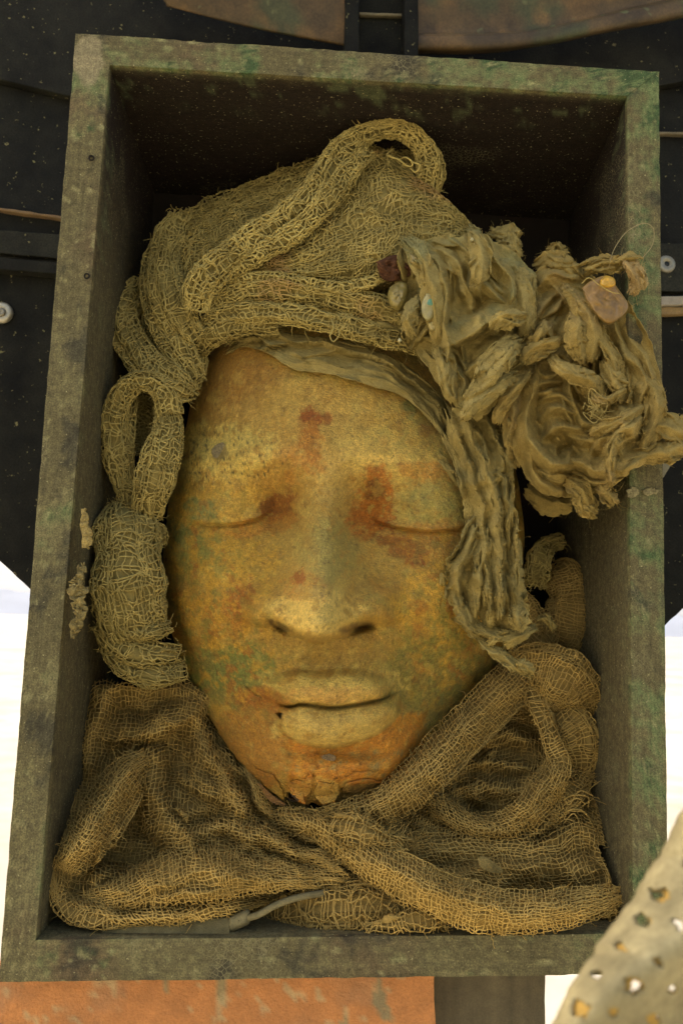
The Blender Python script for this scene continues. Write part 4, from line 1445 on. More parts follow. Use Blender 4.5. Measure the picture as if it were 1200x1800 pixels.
# thick rolled hem climbing to the peak and back down
net('rolled_hem', sweep_grid([(345, 545, .055, 20), (352, 505, .048, 27), (392, 462, .045, 26), (450, 415, .045, 24), (515, 372, .045, 24), (565, 318, .048, 24), (605, 262, .052, 22),
                              (652, 232, .055, 17), (700, 226, .058, 15), (738, 252, .060, 19), (757, 295, .062, 22), (752, 332, .070, 20)],
                             118, 0.55, 4, 0.16, nv=46, crumple=0.002, cscale=75, su=0.05, sv=0.22), wrap, sp=0.0030, r=0.00085, jit=0.45, fuzz=0.0002, tone=1.0, strays=120, cut=0.75)
net('rolled_hem', sweep_grid([(395, 490, .058, 12), (450, 450, .045, 16), (520, 405, .040, 17), (580, 345, .042, 18), (622, 290, .048, 16), (650, 262, .058, 12)],
                             112, 0.5, 3, 0.2, nv=34, crumple=0.002, su=0.05, sv=0.2), wrap, sp=0.0032, r=0.00082, jit=0.42, fuzz=0.00016)
net('hem_lining', loft_grid([[(600, 275, .085), (640, 245, .085), (690, 235, .085), (730, 260, .085), (752, 310, .088)],
                             [(610, 300, .090), (650, 275, .095), (690, 262, .098), (722, 278, .098), (740, 322, .095)],
                             [(625, 330, .085), (660, 310, .090), (690, 300, .092), (715, 312, .092), (730, 338, .088)]], 60, 30), wrap, tone=0.85, strays=0)
# lower rolled edge of the drape
net('drape_edge', sweep_grid([(402, 492, .060, 9), (470, 489, .050, 11), (540, 498, .044, 11), (605, 506, .040, 11), (660, 490, .038, 10), (705, 466, .040, 9)], 150, 0.9, 2, 0.15, nv=24), wrap,
    sp=0.0028, r=0.0008, strays=20)
# sheet of netting behind the hem
net('back_drape', loft_grid([
    [(283, 420, .125), (300, 382, .125), (345, 358, .125), (420, 330, .125), (490, 300, .122), (575, 262, .12)],
    [(290, 430, .105), (322, 396, .100), (372, 372, .098), (440, 345, .095), (508, 315, .092), (585, 280, .09)],
    [(300, 460, .092), (338, 425, .085), (392, 398, .080), (455, 368, .078), (520, 338, .076), (592, 300, .075)],
    [(305, 505, .085), (345, 462, .075), (400, 428, .070), (465, 395, .068), (530, 360, .066), (600, 320, .066)],
    [(312, 550, .085), (350, 500, .078), (410, 462, .075), (470, 425, .072), (535, 385, .070), (602, 345, .070)]],
    110, 64, waves=((2.5, 0.6, 0.0018),), crumple=0.0025, cscale=70), wrap, tone=0.92, strays=70)
# bands lying on the forehead under the drape
net('forehead_band', sweep_grid([(362, 548, .075, 14), (410, 520, .064, 20), (480, 512, .054, 22), (560, 520, .048, 22), (640, 540, .046, 22), (710, 566, .048, 22), (775, 596, .055, 18)], 110, 0.7, 4, 0.16, nv=40, crumple=0.002),
    wrap, tint=PINK, strays=60)
net('forehead_band', sweep_grid([(345, 588, .085, 12), (385, 560, .070, 17), (450, 548, .058, 18), (530, 556, .050, 19), (610, 574, .046, 19), (690, 594, .048, 19), (770, 616, .055, 15)], 110, 0.7, 4, 0.18, nv=36, crumple=0.002),
    wrap, sp=0.0034, strays=110, slen=0.010)
net('forehead_band', sweep_grid([(345, 620, .09, 12), (372, 590, .075, 18), (420, 572, .066, 16), (490, 572, .060, 12)], 110, 0.7, 3, 0.2, nv=28), wrap, sp=0.0032, strays=50, tone=0.9)
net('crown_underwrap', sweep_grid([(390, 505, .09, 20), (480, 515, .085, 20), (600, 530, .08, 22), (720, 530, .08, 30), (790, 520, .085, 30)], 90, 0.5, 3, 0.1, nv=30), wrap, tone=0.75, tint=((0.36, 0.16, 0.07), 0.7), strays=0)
# side strands twisted together at the left temple
for nm, path in (('side_strand', [(318, 380, .105, 20), (298, 420, .095, 26), (290, 470, .085, 28), (298, 520, .075, 30), (318, 565, .072, 28), (345, 600, .075, 20)]),
                 ('side_strand', [(283, 430, .115, 18), (268, 480, .105, 22), (272, 530, .092, 24), (295, 585, .080, 26), (325, 630, .075, 24), (345, 668, .078, 16)]),
                 ('side_strand', [(250, 500, .13, 16), (228, 528, .115, 24), (215, 560, .100, 26), (232, 605, .088, 28), (268, 650, .075, 28), (310, 678, .066, 26), (338, 690, .072, 14)]),
                 ('side_strand', [(330, 590, .10, 20), (345, 640, .095, 18), (335, 680, .09, 14)]),
                 ('side_strand', [(262, 545, .12, 20), (275, 600, .11, 24), (300, 640, .105, 24), (330, 700, .10, 20)])):
    net(nm, sweep_grid(path, 118, 0.68, 4, 0.16, nv=40, crumple=0.002, cscale=90, twist=0.4, su=0.06, sv=0.25), wrap, sp=0.0034, jit=0.42, fuzz=0.00016, strays=60)

tail = thing('net_tail_loop', 'netting tail tied into an open loop between mask and left board', 'cloth', tuple(at(250, 905, 0.09)))
net('loop_strand', sweep_grid([(236, 905, .085, 12), (218, 850, .080, 18), (205, 790, .075, 20), (200, 735, .070, 21), (218, 688, .062, 19), (255, 668, .056, 17), (288, 690, .058, 18), (300, 730, .062, 20)], 115, 0.62, 4, 0.14, nv=34, crumple=0.002, su=0.05, sv=0.22), tail, strays=50)
net('loop_strand', sweep_grid([(292, 705, .070, 18), (296, 755, .062, 26), (282, 810, .058, 33), (268, 860, .062, 32), (258, 905, .075, 24)], 112, 0.6, 4, 0.14, nv=40, crumple=0.002, su=0.05, sv=0.25), tail, strays=50)
net('loop_strand', sweep_grid([(232, 690, .085, 10), (226, 740, .078, 11), (222, 800, .075, 13), (226, 870, .078, 13)], 115, 0.62, 3, 0.14, nv=24, crumple=0.002, su=0.05, sv=0.2), tail, strays=30)
net('loop_lining', loft_grid([[(228, 690, .105), (255, 680, .105), (285, 700, .105)], [(225, 740, .12), (250, 730, .125), (282, 750, .12)], [(235, 800, .11), (255, 810, .11), (275, 810, .11)]], 40, 30), tail, tone=0.6, strays=0)

bundle = thing('net_bundle', 'tightly wound ball of netting wedged beside the left cheek', 'bundle', tuple(at(240, 1190, 0.1)))
gb = sweep_grid([(222, 898, .095, 30), (224, 925, .078, 50), (226, 975, .068, 57), (228, 1030, .066, 58), (234, 1080, .070, 54), (244, 1118, .082, 44)], 125, 0.72, 4, 0.06, nv=70, crumple=0.003, cscale=60, su=0.06, sv=0.14)
net('winding', gb, bundle, sp=0.0031, r=0.00062, strays=160, bias=0.0, jit=0.5, warp=1.6)
for pth in ([(172, 1060, .075, 13), (215, 1100, .062, 17), (265, 1110, .062, 15), (300, 1100, .075, 10)],
            [(172, 1095, .080, 14), (205, 1135, .068, 20), (255, 1152, .064, 20), (315, 1150, .078, 14)],
            [(190, 1130, .085, 14), (225, 1172, .072, 20), (275, 1188, .068, 18), (325, 1180, .078, 14)],
            [(205, 905, .088, 12), (240, 912, .075, 14), (280, 935, .078, 12), (284, 960, .085, 8)],
            [(182, 935, .082, 9), (230, 950, .060, 10), (275, 990, .070, 9)],
            [(178, 985, .082, 9), (225, 1010, .058, 10), (278, 1050, .072, 9)]):
    net('winding', sweep_grid(pth, 140, 0.8, 3, 0.14, nv=30, crumple=0.002), bundle, sp=0.0031, r=0.0006, strays=50, jit=0.5)

# ------------------------------------------------------------------ loose gauze in the bottom of the box
GK = dict(sp=0.0044, r=0.00052, jit=0.22, warp=1.1, sub=2, rvar=0.3)


def gz(name, G, parent, **kw):
    k = dict(GK)
    k.update(kw)
    return gauze(name, G, parent, GAUZE * k.pop('tone', 1.0), 'gauze', k.pop('back', 0.0028), k.pop('backcol', 0.62), k.pop('strays', 40), k.pop('tint', None), k.pop('slen', 0.008), **k)


gl = thing('gauze_cloth', 'loose tan gauze crumpled in the lower left corner of the box', 'cloth', tuple(at(300, 1620, 0.03)), 'gauze cloths in the box')
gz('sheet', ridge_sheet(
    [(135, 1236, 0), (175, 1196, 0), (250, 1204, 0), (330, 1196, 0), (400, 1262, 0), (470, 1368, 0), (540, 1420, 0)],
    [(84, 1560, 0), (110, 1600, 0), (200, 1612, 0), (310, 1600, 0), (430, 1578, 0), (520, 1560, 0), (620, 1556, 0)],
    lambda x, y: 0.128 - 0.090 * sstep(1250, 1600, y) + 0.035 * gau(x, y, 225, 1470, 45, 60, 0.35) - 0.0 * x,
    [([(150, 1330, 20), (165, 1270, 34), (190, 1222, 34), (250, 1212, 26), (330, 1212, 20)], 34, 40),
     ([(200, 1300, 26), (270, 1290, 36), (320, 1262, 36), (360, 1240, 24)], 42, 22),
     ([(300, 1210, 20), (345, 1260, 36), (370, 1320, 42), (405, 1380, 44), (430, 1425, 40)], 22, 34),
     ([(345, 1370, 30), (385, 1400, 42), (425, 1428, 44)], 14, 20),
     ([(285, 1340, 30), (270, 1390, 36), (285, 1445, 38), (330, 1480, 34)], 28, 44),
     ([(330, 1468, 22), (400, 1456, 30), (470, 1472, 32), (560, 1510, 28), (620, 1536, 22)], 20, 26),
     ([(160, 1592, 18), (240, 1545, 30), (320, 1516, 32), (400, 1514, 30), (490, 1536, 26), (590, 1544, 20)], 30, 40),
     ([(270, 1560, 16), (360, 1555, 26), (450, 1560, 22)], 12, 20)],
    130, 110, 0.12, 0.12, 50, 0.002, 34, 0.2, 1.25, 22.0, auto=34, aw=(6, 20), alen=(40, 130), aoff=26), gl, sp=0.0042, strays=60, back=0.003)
gz('strap_fold', ridge_sheet(
    [(248, 1318, 0), (200, 1338, 0), (160, 1385, 0), (130, 1440, 0), (100, 1500, 0), (92, 1522, 0)],
    [(290, 1345, 0), (262, 1372, 0), (238, 1425, 0), (208, 1475, 0), (172, 1515, 0), (132, 1540, 0)],
    lambda x, y: 0.105 - 0.055 * sstep(1320, 1520, y),
    [([(268, 1332, 12), (226, 1358, 30), (186, 1410, 36), (155, 1465, 34), (128, 1508, 26), (112, 1530, 18)], 38, 44),
     ([(250, 1350, 18), (222, 1400, 30), (192, 1455, 28), (160, 1505, 22)], 10, 22)], 90, 44, 0.06, 0.10, 50, 0.0015, 40, 0.2, 1.0, auto=10, aw=(5, 14), alen=(40, 100), aoff=14), gl, strays=70, sp=0.0038, tone=1.06)
gz('lower_fold', ridge_sheet(
    [(120, 1572, 0), (180, 1556, 0), (250, 1515, 0), (320, 1486, 0), (400, 1482, 0), (490, 1505, 0), (590, 1522, 0), (650, 1528, 0)],
    [(135, 1612, 0), (220, 1616, 0), (290, 1606, 0), (360, 1594, 0), (440, 1576, 0), (510, 1566, 0), (600, 1560, 0), (655, 1546, 0)],
    lambda x, y: 0.062 - 0.018 * sstep(1500, 1600, y) + 0.02 * sstep(500, 650, x),
    [([(140, 1592, 14), (220, 1562, 30), (310, 1522, 40), (400, 1520, 40), (490, 1538, 34), (590, 1544, 20)], 36, 60),
     ([(160, 1600, 18), (250, 1586, 34), (340, 1565, 42), (430, 1552, 38), (520, 1556, 24)], 14, 40),
     ([(280, 1545, 22), (370, 1536, 38), (470, 1550, 32)], 12, 16)], 130, 54, 0.06, 0.12, 50, 0.0018, 40, 0.2, 1.1, 22.0, auto=16, aw=(5, 15), alen=(50, 140), aoff=14), gl, strays=80, sp=0.0038, tone=1.04)
gz('front_hem', ridge_sheet(
    [(98, 1556, 0), (140, 1578, 0), (210, 1596, 0), (290, 1592, 0), (360, 1582, 0), (440, 1572, 0), (500, 1566, 0)],
    [(118, 1616, 0), (160, 1632, 0), (220, 1632, 0), (300, 1632, 0), (370, 1618, 0), (440, 1602, 0), (505, 1578, 0)],
    lambda x, y: 0.034 + 0.02 * sstep(400, 500, x),
    [([(104, 1575, 10), (150, 1602, 22), (220, 1614, 28), (300, 1612, 28), (380, 1600, 26), (450, 1586, 16)], 18, 22),
     ([(220, 1606, 18), (300, 1600, 30), (400, 1588, 24)], 8, 8)], 110, 34, 0.05, 0.12, 50, 0.0015, 50), gl, strays=70, sp=0.0036, tone=1.15)
gz('corner_loop', sweep_grid([(118, 1518, .040, 10), (100, 1545, .034, 11), (102, 1580, .026, 14), (130, 1608, .018, 16), (175, 1620, .012, 13), (225, 1620, .014, 8)], 120, 0.5, 2, 0.14, nv=26, crumple=0.0015, su=0.05, sv=0.1), gl, sp=0.0034, strays=40)

gr = thing('gauze_cloth', 'long tan gauze swept from the jaw into the lower right corner', 'cloth', tuple(at(850, 1620, 0.03)), 'gauze cloths in the box')
gz('sheet', ridge_sheet(
    [(690, 1410, 0), (745, 1345, 0), (810, 1280, 0), (890, 1215, 0), (945, 1215, 0), (1000, 1300, 0), (1045, 1360, 0)],
    [(640, 1500, 0), (710, 1510, 0), (790, 1500, 0), (870, 1500, 0), (950, 1495, 0), (1015, 1480, 0), (1062, 1490, 0)],
    lambda x, y: 0.125 - 0.06 * sstep(1270, 1500, y) + 0.03 * gau(x, y, 850, 1425, 30, 14, -0.1),
    [([(775, 1345, 10), (820, 1306, 30), (870, 1290, 36), (920, 1300, 34), (940, 1325, 20)], 22, 26),
     ([(760, 1375, 10), (810, 1350, 24), (870, 1342, 30), (930, 1350, 26)], 8, 20),
     ([(800, 1388, 14), (850, 1378, 28), (905, 1380, 32), (955, 1360, 34), (985, 1335, 24)], 10, 30),
     ([(930, 1200, 20), (948, 1250, 34), (970, 1305, 40), (984, 1345, 40), (970, 1395, 36)], 22, 14),
     ([(752, 1400, 16), (790, 1424, 32), (835, 1452, 36), (885, 1452, 40), (928, 1424, 42), (962, 1382, 42), (978, 1345, 34)], 26, 34),
     ([(740, 1440, 12), (820, 1480, 24), (890, 1486, 26), (950, 1455, 26), (1000, 1405, 24), (1030, 1370, 14)], 14, 20)],
    110, 90, 0.08, 0.08, 50, 0.0015, 40, 0.2, 1.1, 20.0, auto=16, aw=(5, 14), alen=(30, 90), aoff=16), gr, sp=0.0042, strays=40, back=0.003)
gz('diagonal_roll', ridge_sheet(
    [(900, 1140, 0), (868, 1176, 0), (818, 1225, 0), (762, 1282, 0), (712, 1335, 0), (660, 1382, 0), (600, 1408, 0), (548, 1424, 0)],
    [(965, 1190, 0), (938, 1222, 0), (885, 1278, 0), (822, 1340, 0), (764, 1398, 0), (706, 1440, 0), (628, 1462, 0), (556, 1460, 0)],
    lambda x, y: 0.108 - 0.045 * sstep(1170, 1420, y),
    [([(935, 1160, 14), (890, 1208, 34), (836, 1262, 36), (776, 1322, 36), (722, 1378, 34), (664, 1420, 28), (590, 1440, 18)], 36, 40),
     ([(952, 1180, 16), (905, 1232, 34), (850, 1288, 38), (790, 1350, 38), (735, 1400, 34), (670, 1440, 24)], 9, 22),
     ([(905, 1160, 16), (860, 1206, 30), (800, 1268, 34), (745, 1328, 32), (690, 1380, 26)], 12, 9)], 150, 44, 0.05, 0.14, 40, 0.0015, 50, 0.2, auto=16, aw=(5, 14), alen=(50, 140), aoff=14), gr, strays=60, sp=0.0038)
gz('pocket_rim', ridge_sheet(
    [(742, 1396, 0), (785, 1402, 0), (830, 1426, 0), (880, 1424, 0), (912, 1394, 0), (938, 1362, 0), (965, 1330, 0)],
    [(760, 1440, 0), (800, 1462, 0), (840, 1486, 0), (895, 1486, 0), (948, 1456, 0), (985, 1412, 0), (1000, 1360, 0)],
    lambda x, y: 0.075 + 0.0 * x,
    [([(750, 1410, 8), (790, 1424, 26), (835, 1450, 34), (885, 1450, 38), (926, 1420, 38), (958, 1384, 36), (982, 1345, 24)], 26, 34),
     ([(800, 1450, 16), (850, 1470, 32), (900, 1464, 36), (945, 1430, 36), (978, 1385, 30)], 8, 18)], 100, 40, 0.05, 0.12, 40, 0.0015, 50, 0.2, auto=10, aw=(5, 13), alen=(40, 110), aoff=12), gr, strays=40, sp=0.0038)
gz('fold', sweep_grid([(928, 1190, .085, 14), (945, 1240, .072, 18), (968, 1300, .062, 18), (984, 1345, .056, 20), (970, 1395, .056, 18)], 75, 0.5, 2, 0.12, nv=26, crumple=0.0012, su=0.03, sv=0.14), gr, strays=20, sp=0.0034)
gz('torn_edge', sweep_grid([(925, 1472, .062, 14), (965, 1428, .058, 22), (1000, 1395, .062, 22), (1030, 1362, .08, 14)], 90, 0.5, 4, 0.14, nv=30, crumple=0.002, su=0.05, sv=0.2), gr, strays=170, slen=0.014, sp=0.0034)
gz('bed', ridge_sheet(
    [(600, 1470, 0), (700, 1462, 0), (780, 1458, 0), (860, 1458, 0), (950, 1456, 0), (1000, 1428, 0), (1046, 1440, 0)],
    [(720, 1620, 0), (790, 1626, 0), (860, 1630, 0), (930, 1632, 0), (1000, 1634, 0), (1050, 1632, 0), (1088, 1622, 0)],
    lambda x, y: 0.078 - 0.030 * sstep(1440, 1600, y) + 0.0 * x,
    [([(620, 1478, 14), (700, 1490, 26), (790, 1478, 30), (880, 1470, 32), (960, 1476, 32), (1015, 1448, 24)], 20, 60),
     ([(1012, 1448, 20), (1052, 1490, 26), (1076, 1545, 30), (1080, 1600, 30)], 30, 14),
     ([(680, 1520, 14), (760, 1540, 24), (850, 1536, 28), (950, 1520, 30), (1030, 1520, 26)], 30, 40),
     ([(1040, 1470, 20), (1050, 1530, 32), (1050, 1590, 34)], 12, 12)],
    120, 80, 0.08, 0.08, 50, 0.002, 34, 0.2, auto=18, aw=(6, 18), alen=(50, 140), aoff=20), gr, sp=0.0042, strays=50, back=0.003)
gz('front_roll', ridge_sheet(
    [(512, 1432, 0), (585, 1436, 0), (665, 1470, 0), (740, 1512, 0), (815, 1544, 0), (890, 1562, 0), (960, 1564, 0), (1015, 1556, 0), (1062, 1554, 0), (1090, 1560, 0)],
    [(520, 1462, 0), (565, 1492, 0), (625, 1540, 0), (695, 1586, 0), (770, 1622, 0), (850, 1642, 0), (940, 1642, 0), (1010, 1630, 0), (1060, 1612, 0), (1092, 1590, 0)],
    lambda x, y: 0.062 - 0.042 * sstep(520, 800, x) + 0.012 * sstep(980, 1090, x),
    [([(516, 1448, 8), (580, 1464, 24), (648, 1506, 30), (720, 1548, 32), (800, 1582, 34), (880, 1600, 34), (955, 1600, 34), (1015, 1590, 32), (1070, 1578, 18)], 34, 44),
     ([(560, 1470, 14), (630, 1518, 30), (705, 1566, 33), (790, 1604, 34), (880, 1622, 34), (960, 1618, 32), (1030, 1600, 20)], 10, 24),
     ([(620, 1480, 14), (700, 1522, 28), (780, 1560, 31), (870, 1582, 32), (960, 1582, 28)], 20, 8)], 170, 46, 0.04, 0.10, 40, 0.0015, 45, 0.2, auto=16, aw=(5, 15), alen=(60, 160), aoff=14), gr, strays=110, sp=0.0036, tone=1.15)
gz('fold', ridge_sheet(
    [(440, 1448, 0), (495, 1420, 0), (555, 1424, 0), (615, 1462, 0), (680, 1512, 0), (735, 1565, 0)],
    [(462, 1480, 0), (510, 1470, 0), (545, 1478, 0), (585, 1512, 0), (645, 1560, 0), (705, 1595, 0)],
    lambda x, y: 0.072 - 0.016 * sstep(450, 600, x),
    [([(452, 1464, 8), (502, 1444, 26), (552, 1450, 32), (600, 1486, 32), (660, 1535, 28), (720, 1580, 14)], 24, 28),
     ([(480, 1466, 12), (540, 1466, 28), (590, 1500, 28), (650, 1548, 22)], 8, 14)], 90, 40, 0.05, 0.12, 50, 0.0015, 50), gr, strays=40, sp=0.0038)
gz('frayed_end', sweep_grid([(575, 1448, .034, 14), (610, 1455, .022, 20), (650, 1470, .016, 20), (690, 1482, .020, 14), (725, 1488, .03, 8)], 100, 0.6, 3, 0.2, nv=30, crumple=0.002), gr, strays=330, slen=0.012, sp=0.0039, jit=0.6)

gc = thing('frayed_gauze', 'bunched frayed gauze end on the bottom board between the two cloths', 'cloth', tuple(at(600, 1640, 0.02)))
gz('bunch', sweep_grid([(455, 1612, .05, 10), (510, 1600, .034, 26), (580, 1598, .024, 36), (650, 1596, .020, 38), (720, 1608, .022, 28), (775, 1625, .03, 14)], 90, 0.45, 5, 0.10, nv=50, crumple=0.002, su=0.04, sv=0.25), gc, strays=420, slen=0.013, sp=0.0034, jit=0.6, warp=1.6)
gz('bunch', sweep_grid([(560, 1556, .05, 12), (610, 1560, .040, 22), (660, 1572, .034, 24), (720, 1598, .034, 16)], 90, 0.5, 4, 0.12, nv=36, crumple=0.002, su=0.04, sv=0.2), gc, strays=60, sp=0.0034)
gz('loose_hem', sweep_grid([(640, 1634, .010, 6), (690, 1624, .004, 12), (740, 1616, .002, 17), (785, 1624, .008, 9)], 100, 0.5, 3, 0.12, nv=26), gc, strays=90, sp=0.0039, tone=1.15)

gb1 = thing('gauze_roll', 'plump roll of gauze standing against the right board, below the ragged strip', 'roll', tuple(at(1000, 1320, 0.1)), 'gauze rolls along the right board')
gz('puff', sweep_grid([(905, 1195, .11, 24), (942, 1178, .085, 42), (985, 1195, .072, 52), (1015, 1225, .080, 40), (1030, 1262, .10, 20)], 95, 0.5, 4, 0.10, nv=50, crumple=0.003, su=0.10, sv=0.2), gb1, sp=0.0030)
gz('puff', sweep_grid([(955, 1232, .10, 22), (985, 1262, .082, 34), (1010, 1300, .078, 40), (1012, 1345, .085, 32), (1000, 1375, .10, 16)], 90, 0.45, 4, 0.12, nv=44, crumple=0.003, su=0.10, sv=0.2), gb1, sp=0.0030)
gb2 = thing('gauze_roll', 'dim upright gauze roll in the shade above the plump one', 'roll', tuple(at(985, 1150, 0.13)), 'gauze rolls along the right board')
gz('puff', sweep_grid([(975, 1000, .150, 14), (990, 1012, .135, 32), (1000, 1055, .125, 34), (992, 1105, .125, 36), (975, 1145, .135, 30)], 100, 0.7, 3, 0.08, nv=44), gb2, sp=0.0030, tone=0.9)
gz('puff', sweep_grid([(890, 1185, .13, 20), (925, 1150, .115, 32), (955, 1125, .115, 30), (975, 1100, .13, 18)], 100, 0.6, 2, 0.08, nv=40), gb2, tone=0.9, sp=0.003)
gz('puff', sweep_grid([(895, 1040, .125, 20), (918, 1070, .115, 26), (935, 1100, .115, 26), (945, 1135, .12, 20)], 100, 0.5, 4, 0.12, nv=40, crumple=0.003, su=0.06, sv=0.15), gb2, tone=0.9, sp=0.0034)
gb3 = thing('net_scrap', 'small crumpled net scrap in the dark gap beside the hanging rag', 'scrap', tuple(at(945, 1010, 0.12)))
net('scrap_fold', sweep_grid([(985, 950, .13, 12), (960, 960, .115, 17), (945, 990, .11, 19), (940, 1030, .12, 16)], 140, 0.8, 3, 0.2, nv=34, crumple=0.004), gb3, tone=0.9, strays=40)

# ------------------------------------------------------------------ stiff ragged cloth
RT = ((0.25, 0.205, 0.072), 0.5)
GREEN = ((0.205, 0.205, 0.082), 0.6)
BRN = ((0.25, 0.17, 0.06), 0.5)


def on_mask(pts, lift):
    return [(x, y, dm(x, y) - lift, w) for x, y, w in pts]


def ml(x, y, lift):
    return mask_d(x, y, False) - lift


band = thing('rag_band', 'torn cloth band across the forehead hanging down beside the right cheek', 'cloth', tuple(at(620, 640, 0.04)))
rag_sheet('forehead_cloth', band,
          [(392, 598, 0), (410, 578, 0), (450, 570, 0), (510, 583, 0), (580, 594, 0), (650, 612, 0), (715, 642, 0), (770, 690, 0), (815, 750, 0)],
          [(398, 628, 0), (425, 612, 0), (462, 618, 0), (520, 650, 0), (590, 662, 0), (660, 682, 0), (712, 700, 0), (760, 748, 0), (800, 800, 0)],
          lambda x, y: ml(x, y, 0.003),
          [([(396, 620, 6), (412, 596, 14), (450, 588, 16), (520, 600, 15), (590, 612, 15), (660, 634, 15), (725, 672, 15), (790, 745, 14)], 20, 11),
           ([(470, 622, 4), (520, 632, 8), (590, 640, 9), (660, 656, 10), (720, 692, 11), (775, 752, 12)], 12, 26),
           ([(570, 600, 8), (640, 612, 14), (700, 636, 16), (760, 682, 18), (808, 740, 18)], 16, 7),
           ([(600, 652, 5), (660, 668, 9), (705, 690, 10), (750, 730, 11)], 5, 20)],
          nu=140, nv=44, su=0.03, sv=0.06, tint=RT, tear=0.04, fray=40, bend=0.04, amp=0.0006, iters=14, auto=22)
ribbon('torn_tip', on_mask([(384, 578, 6), (420, 570, 11), (460, 574, 12), (500, 592, 8)], 0.016), band, arch=0.4, pleats=2, pamp=0.2, rag=0.25, crumple=0.002, endrag=12, fray=20, tint=RT)
rag_sheet('hanging_cloth', band,
          [(772, 705, 0), (800, 700, 0), (840, 705, 0), (872, 725, 0), (900, 750, 0)],
          [(850, 1085, 0), (866, 1090, 0), (885, 1095, 0), (905, 1095, 0), (922, 1090, 0)],
          lambda x, y: 0.060 - 0.012 * sstep(700, 900, y) + 0.0 * x,
          [([(785, 715, 30), (815, 790, 32), (842, 860, 30), (850, 930, 30), (862, 1000, 34), (866, 1070, 36)], 10, 16),
           ([(805, 715, 34), (842, 790, 40), (868, 860, 40), (876, 930, 38), (884, 1010, 40), (888, 1080, 40)], 8, 22),
           ([(840, 712, 32), (880, 790, 42), (902, 860, 42), (908, 930, 42), (904, 1010, 42), (906, 1080, 40)], 16, 10),
           ([(868, 735, 20), (900, 800, 30), (912, 870, 32), (915, 950, 30)], 6, 10)],
          nu=56, nv=150, su=0.07, sv=0.04, nscale=70, bend=0.02, amp=0.001, iters=12, auto=40, tint=RT, tear=0.06, fray=40, holes=0.72)
for pth, lift, kw in (
        ([(780, 752, 9), (806, 800, 15), (828, 850, 16), (842, 905, 13), (840, 945, 9)], 0.024, dict(rag=0.35, holes=0.55)),
        ([(765, 795, 5), (790, 828, 9), (812, 860, 9), (816, 882, 5)], 0.004, dict(rag=0.4)),
        ([(800, 745, 9), (826, 800, 13), (845, 860, 12), (856, 915, 10)], 0.040, dict(rag=0.3))):
    rag_strip('hanging_strip', on_mask(pth, lift), band, tint=RT, rag=kw['rag'], fray=12, hgt=0.6)
rag_sheet('cheek_fan', band,
          [(826, 905, 0), (848, 890, 0), (872, 900, 0), (890, 915, 0), (908, 935, 0), (918, 960, 0)],
          [(764, 1022, 0), (792, 1072, 0), (826, 1104, 0), (860, 1116, 0), (895, 1120, 0), (938, 1104, 0)],
          lambda x, y: 0.058 + 0.0 * x,
          [([(842, 902, 26), (808, 940, 36), (784, 985, 32), (776, 1028, 18)], 10, 18),
           ([(854, 905, 30), (826, 955, 42), (808, 1010, 40), (804, 1062, 26)], 7, 20),
           ([(868, 912, 32), (856, 970, 42), (842, 1030, 42), (836, 1085, 30)], 7, 20),
           ([(884, 925, 34), (880, 985, 46), (872, 1040, 44), (870, 1095, 32)], 8, 18),
           ([(904, 945, 34), (906, 1000, 46), (908, 1050, 46), (900, 1100, 34)], 16, 18)],
          nu=76, nv=84, su=0.06, sv=0.04, nscale=70, bend=0.02, amp=0.001, iters=12, auto=24, tint=RT, tear=0.06, fray=70, holes=0.60)
for pth, kw in (
        ([(800, 1040, .034, 8), (812, 1072, .030, 13), (830, 1102, .030, 15), (850, 1122, .038, 10)], dict(holes=0.45, rag=0.35)),
        ([(905, 1060, .014, 10), (912, 1085, .008, 18), (908, 1112, .014, 12)], dict(rag=0.35)),
        ([(790, 1086, .044, 3), (825, 1098, .036, 7), (865, 1112, .030, 11), (905, 1118, .032, 10), (935, 1104, .042, 7)], dict(rag=0.45, holes=0.6)),
        ([(835, 1120, .040, 5), (858, 1138, .034, 10), (885, 1155, .032, 12), (908, 1172, .032, 10), (938, 1188, .034, 6)], dict(rag=0.4)),
        ([(880, 1130, .030, 8), (900, 1125, .026, 12), (925, 1112, .030, 8), (945, 1098, .044, 5)], dict(rag=0.4)),
        ([(905, 1165, .030, 7), (925, 1172, .024, 12), (940, 1185, .028, 6)], dict(rag=0.4)),
        ([(845, 1140, .046, 5), (862, 1130, .032, 7), (872, 1118, .026, 7)], dict(rag=0.4)),
        ([(940, 1090, .06, 4), (958, 1085, .06, 7), (970, 1100, .062, 6), (972, 1112, .066, 4)], dict(rag=0.4))):
    k = dict(arch=0.3, pleats=2.2, pamp=0.26, crumple=0.003, tint=RT, fray=14, endrag=12, sv=0.25, su=0.15, cell=4.0)
    k.update(kw)
    rag_strip('tatter', pth, band, tint=k['tint'], rag=k.get('rag', 0.2), fray=k['fray'], holes=k.get('holes', 0) + 0.15 if k.get('holes') else 0, hgt=0.7)

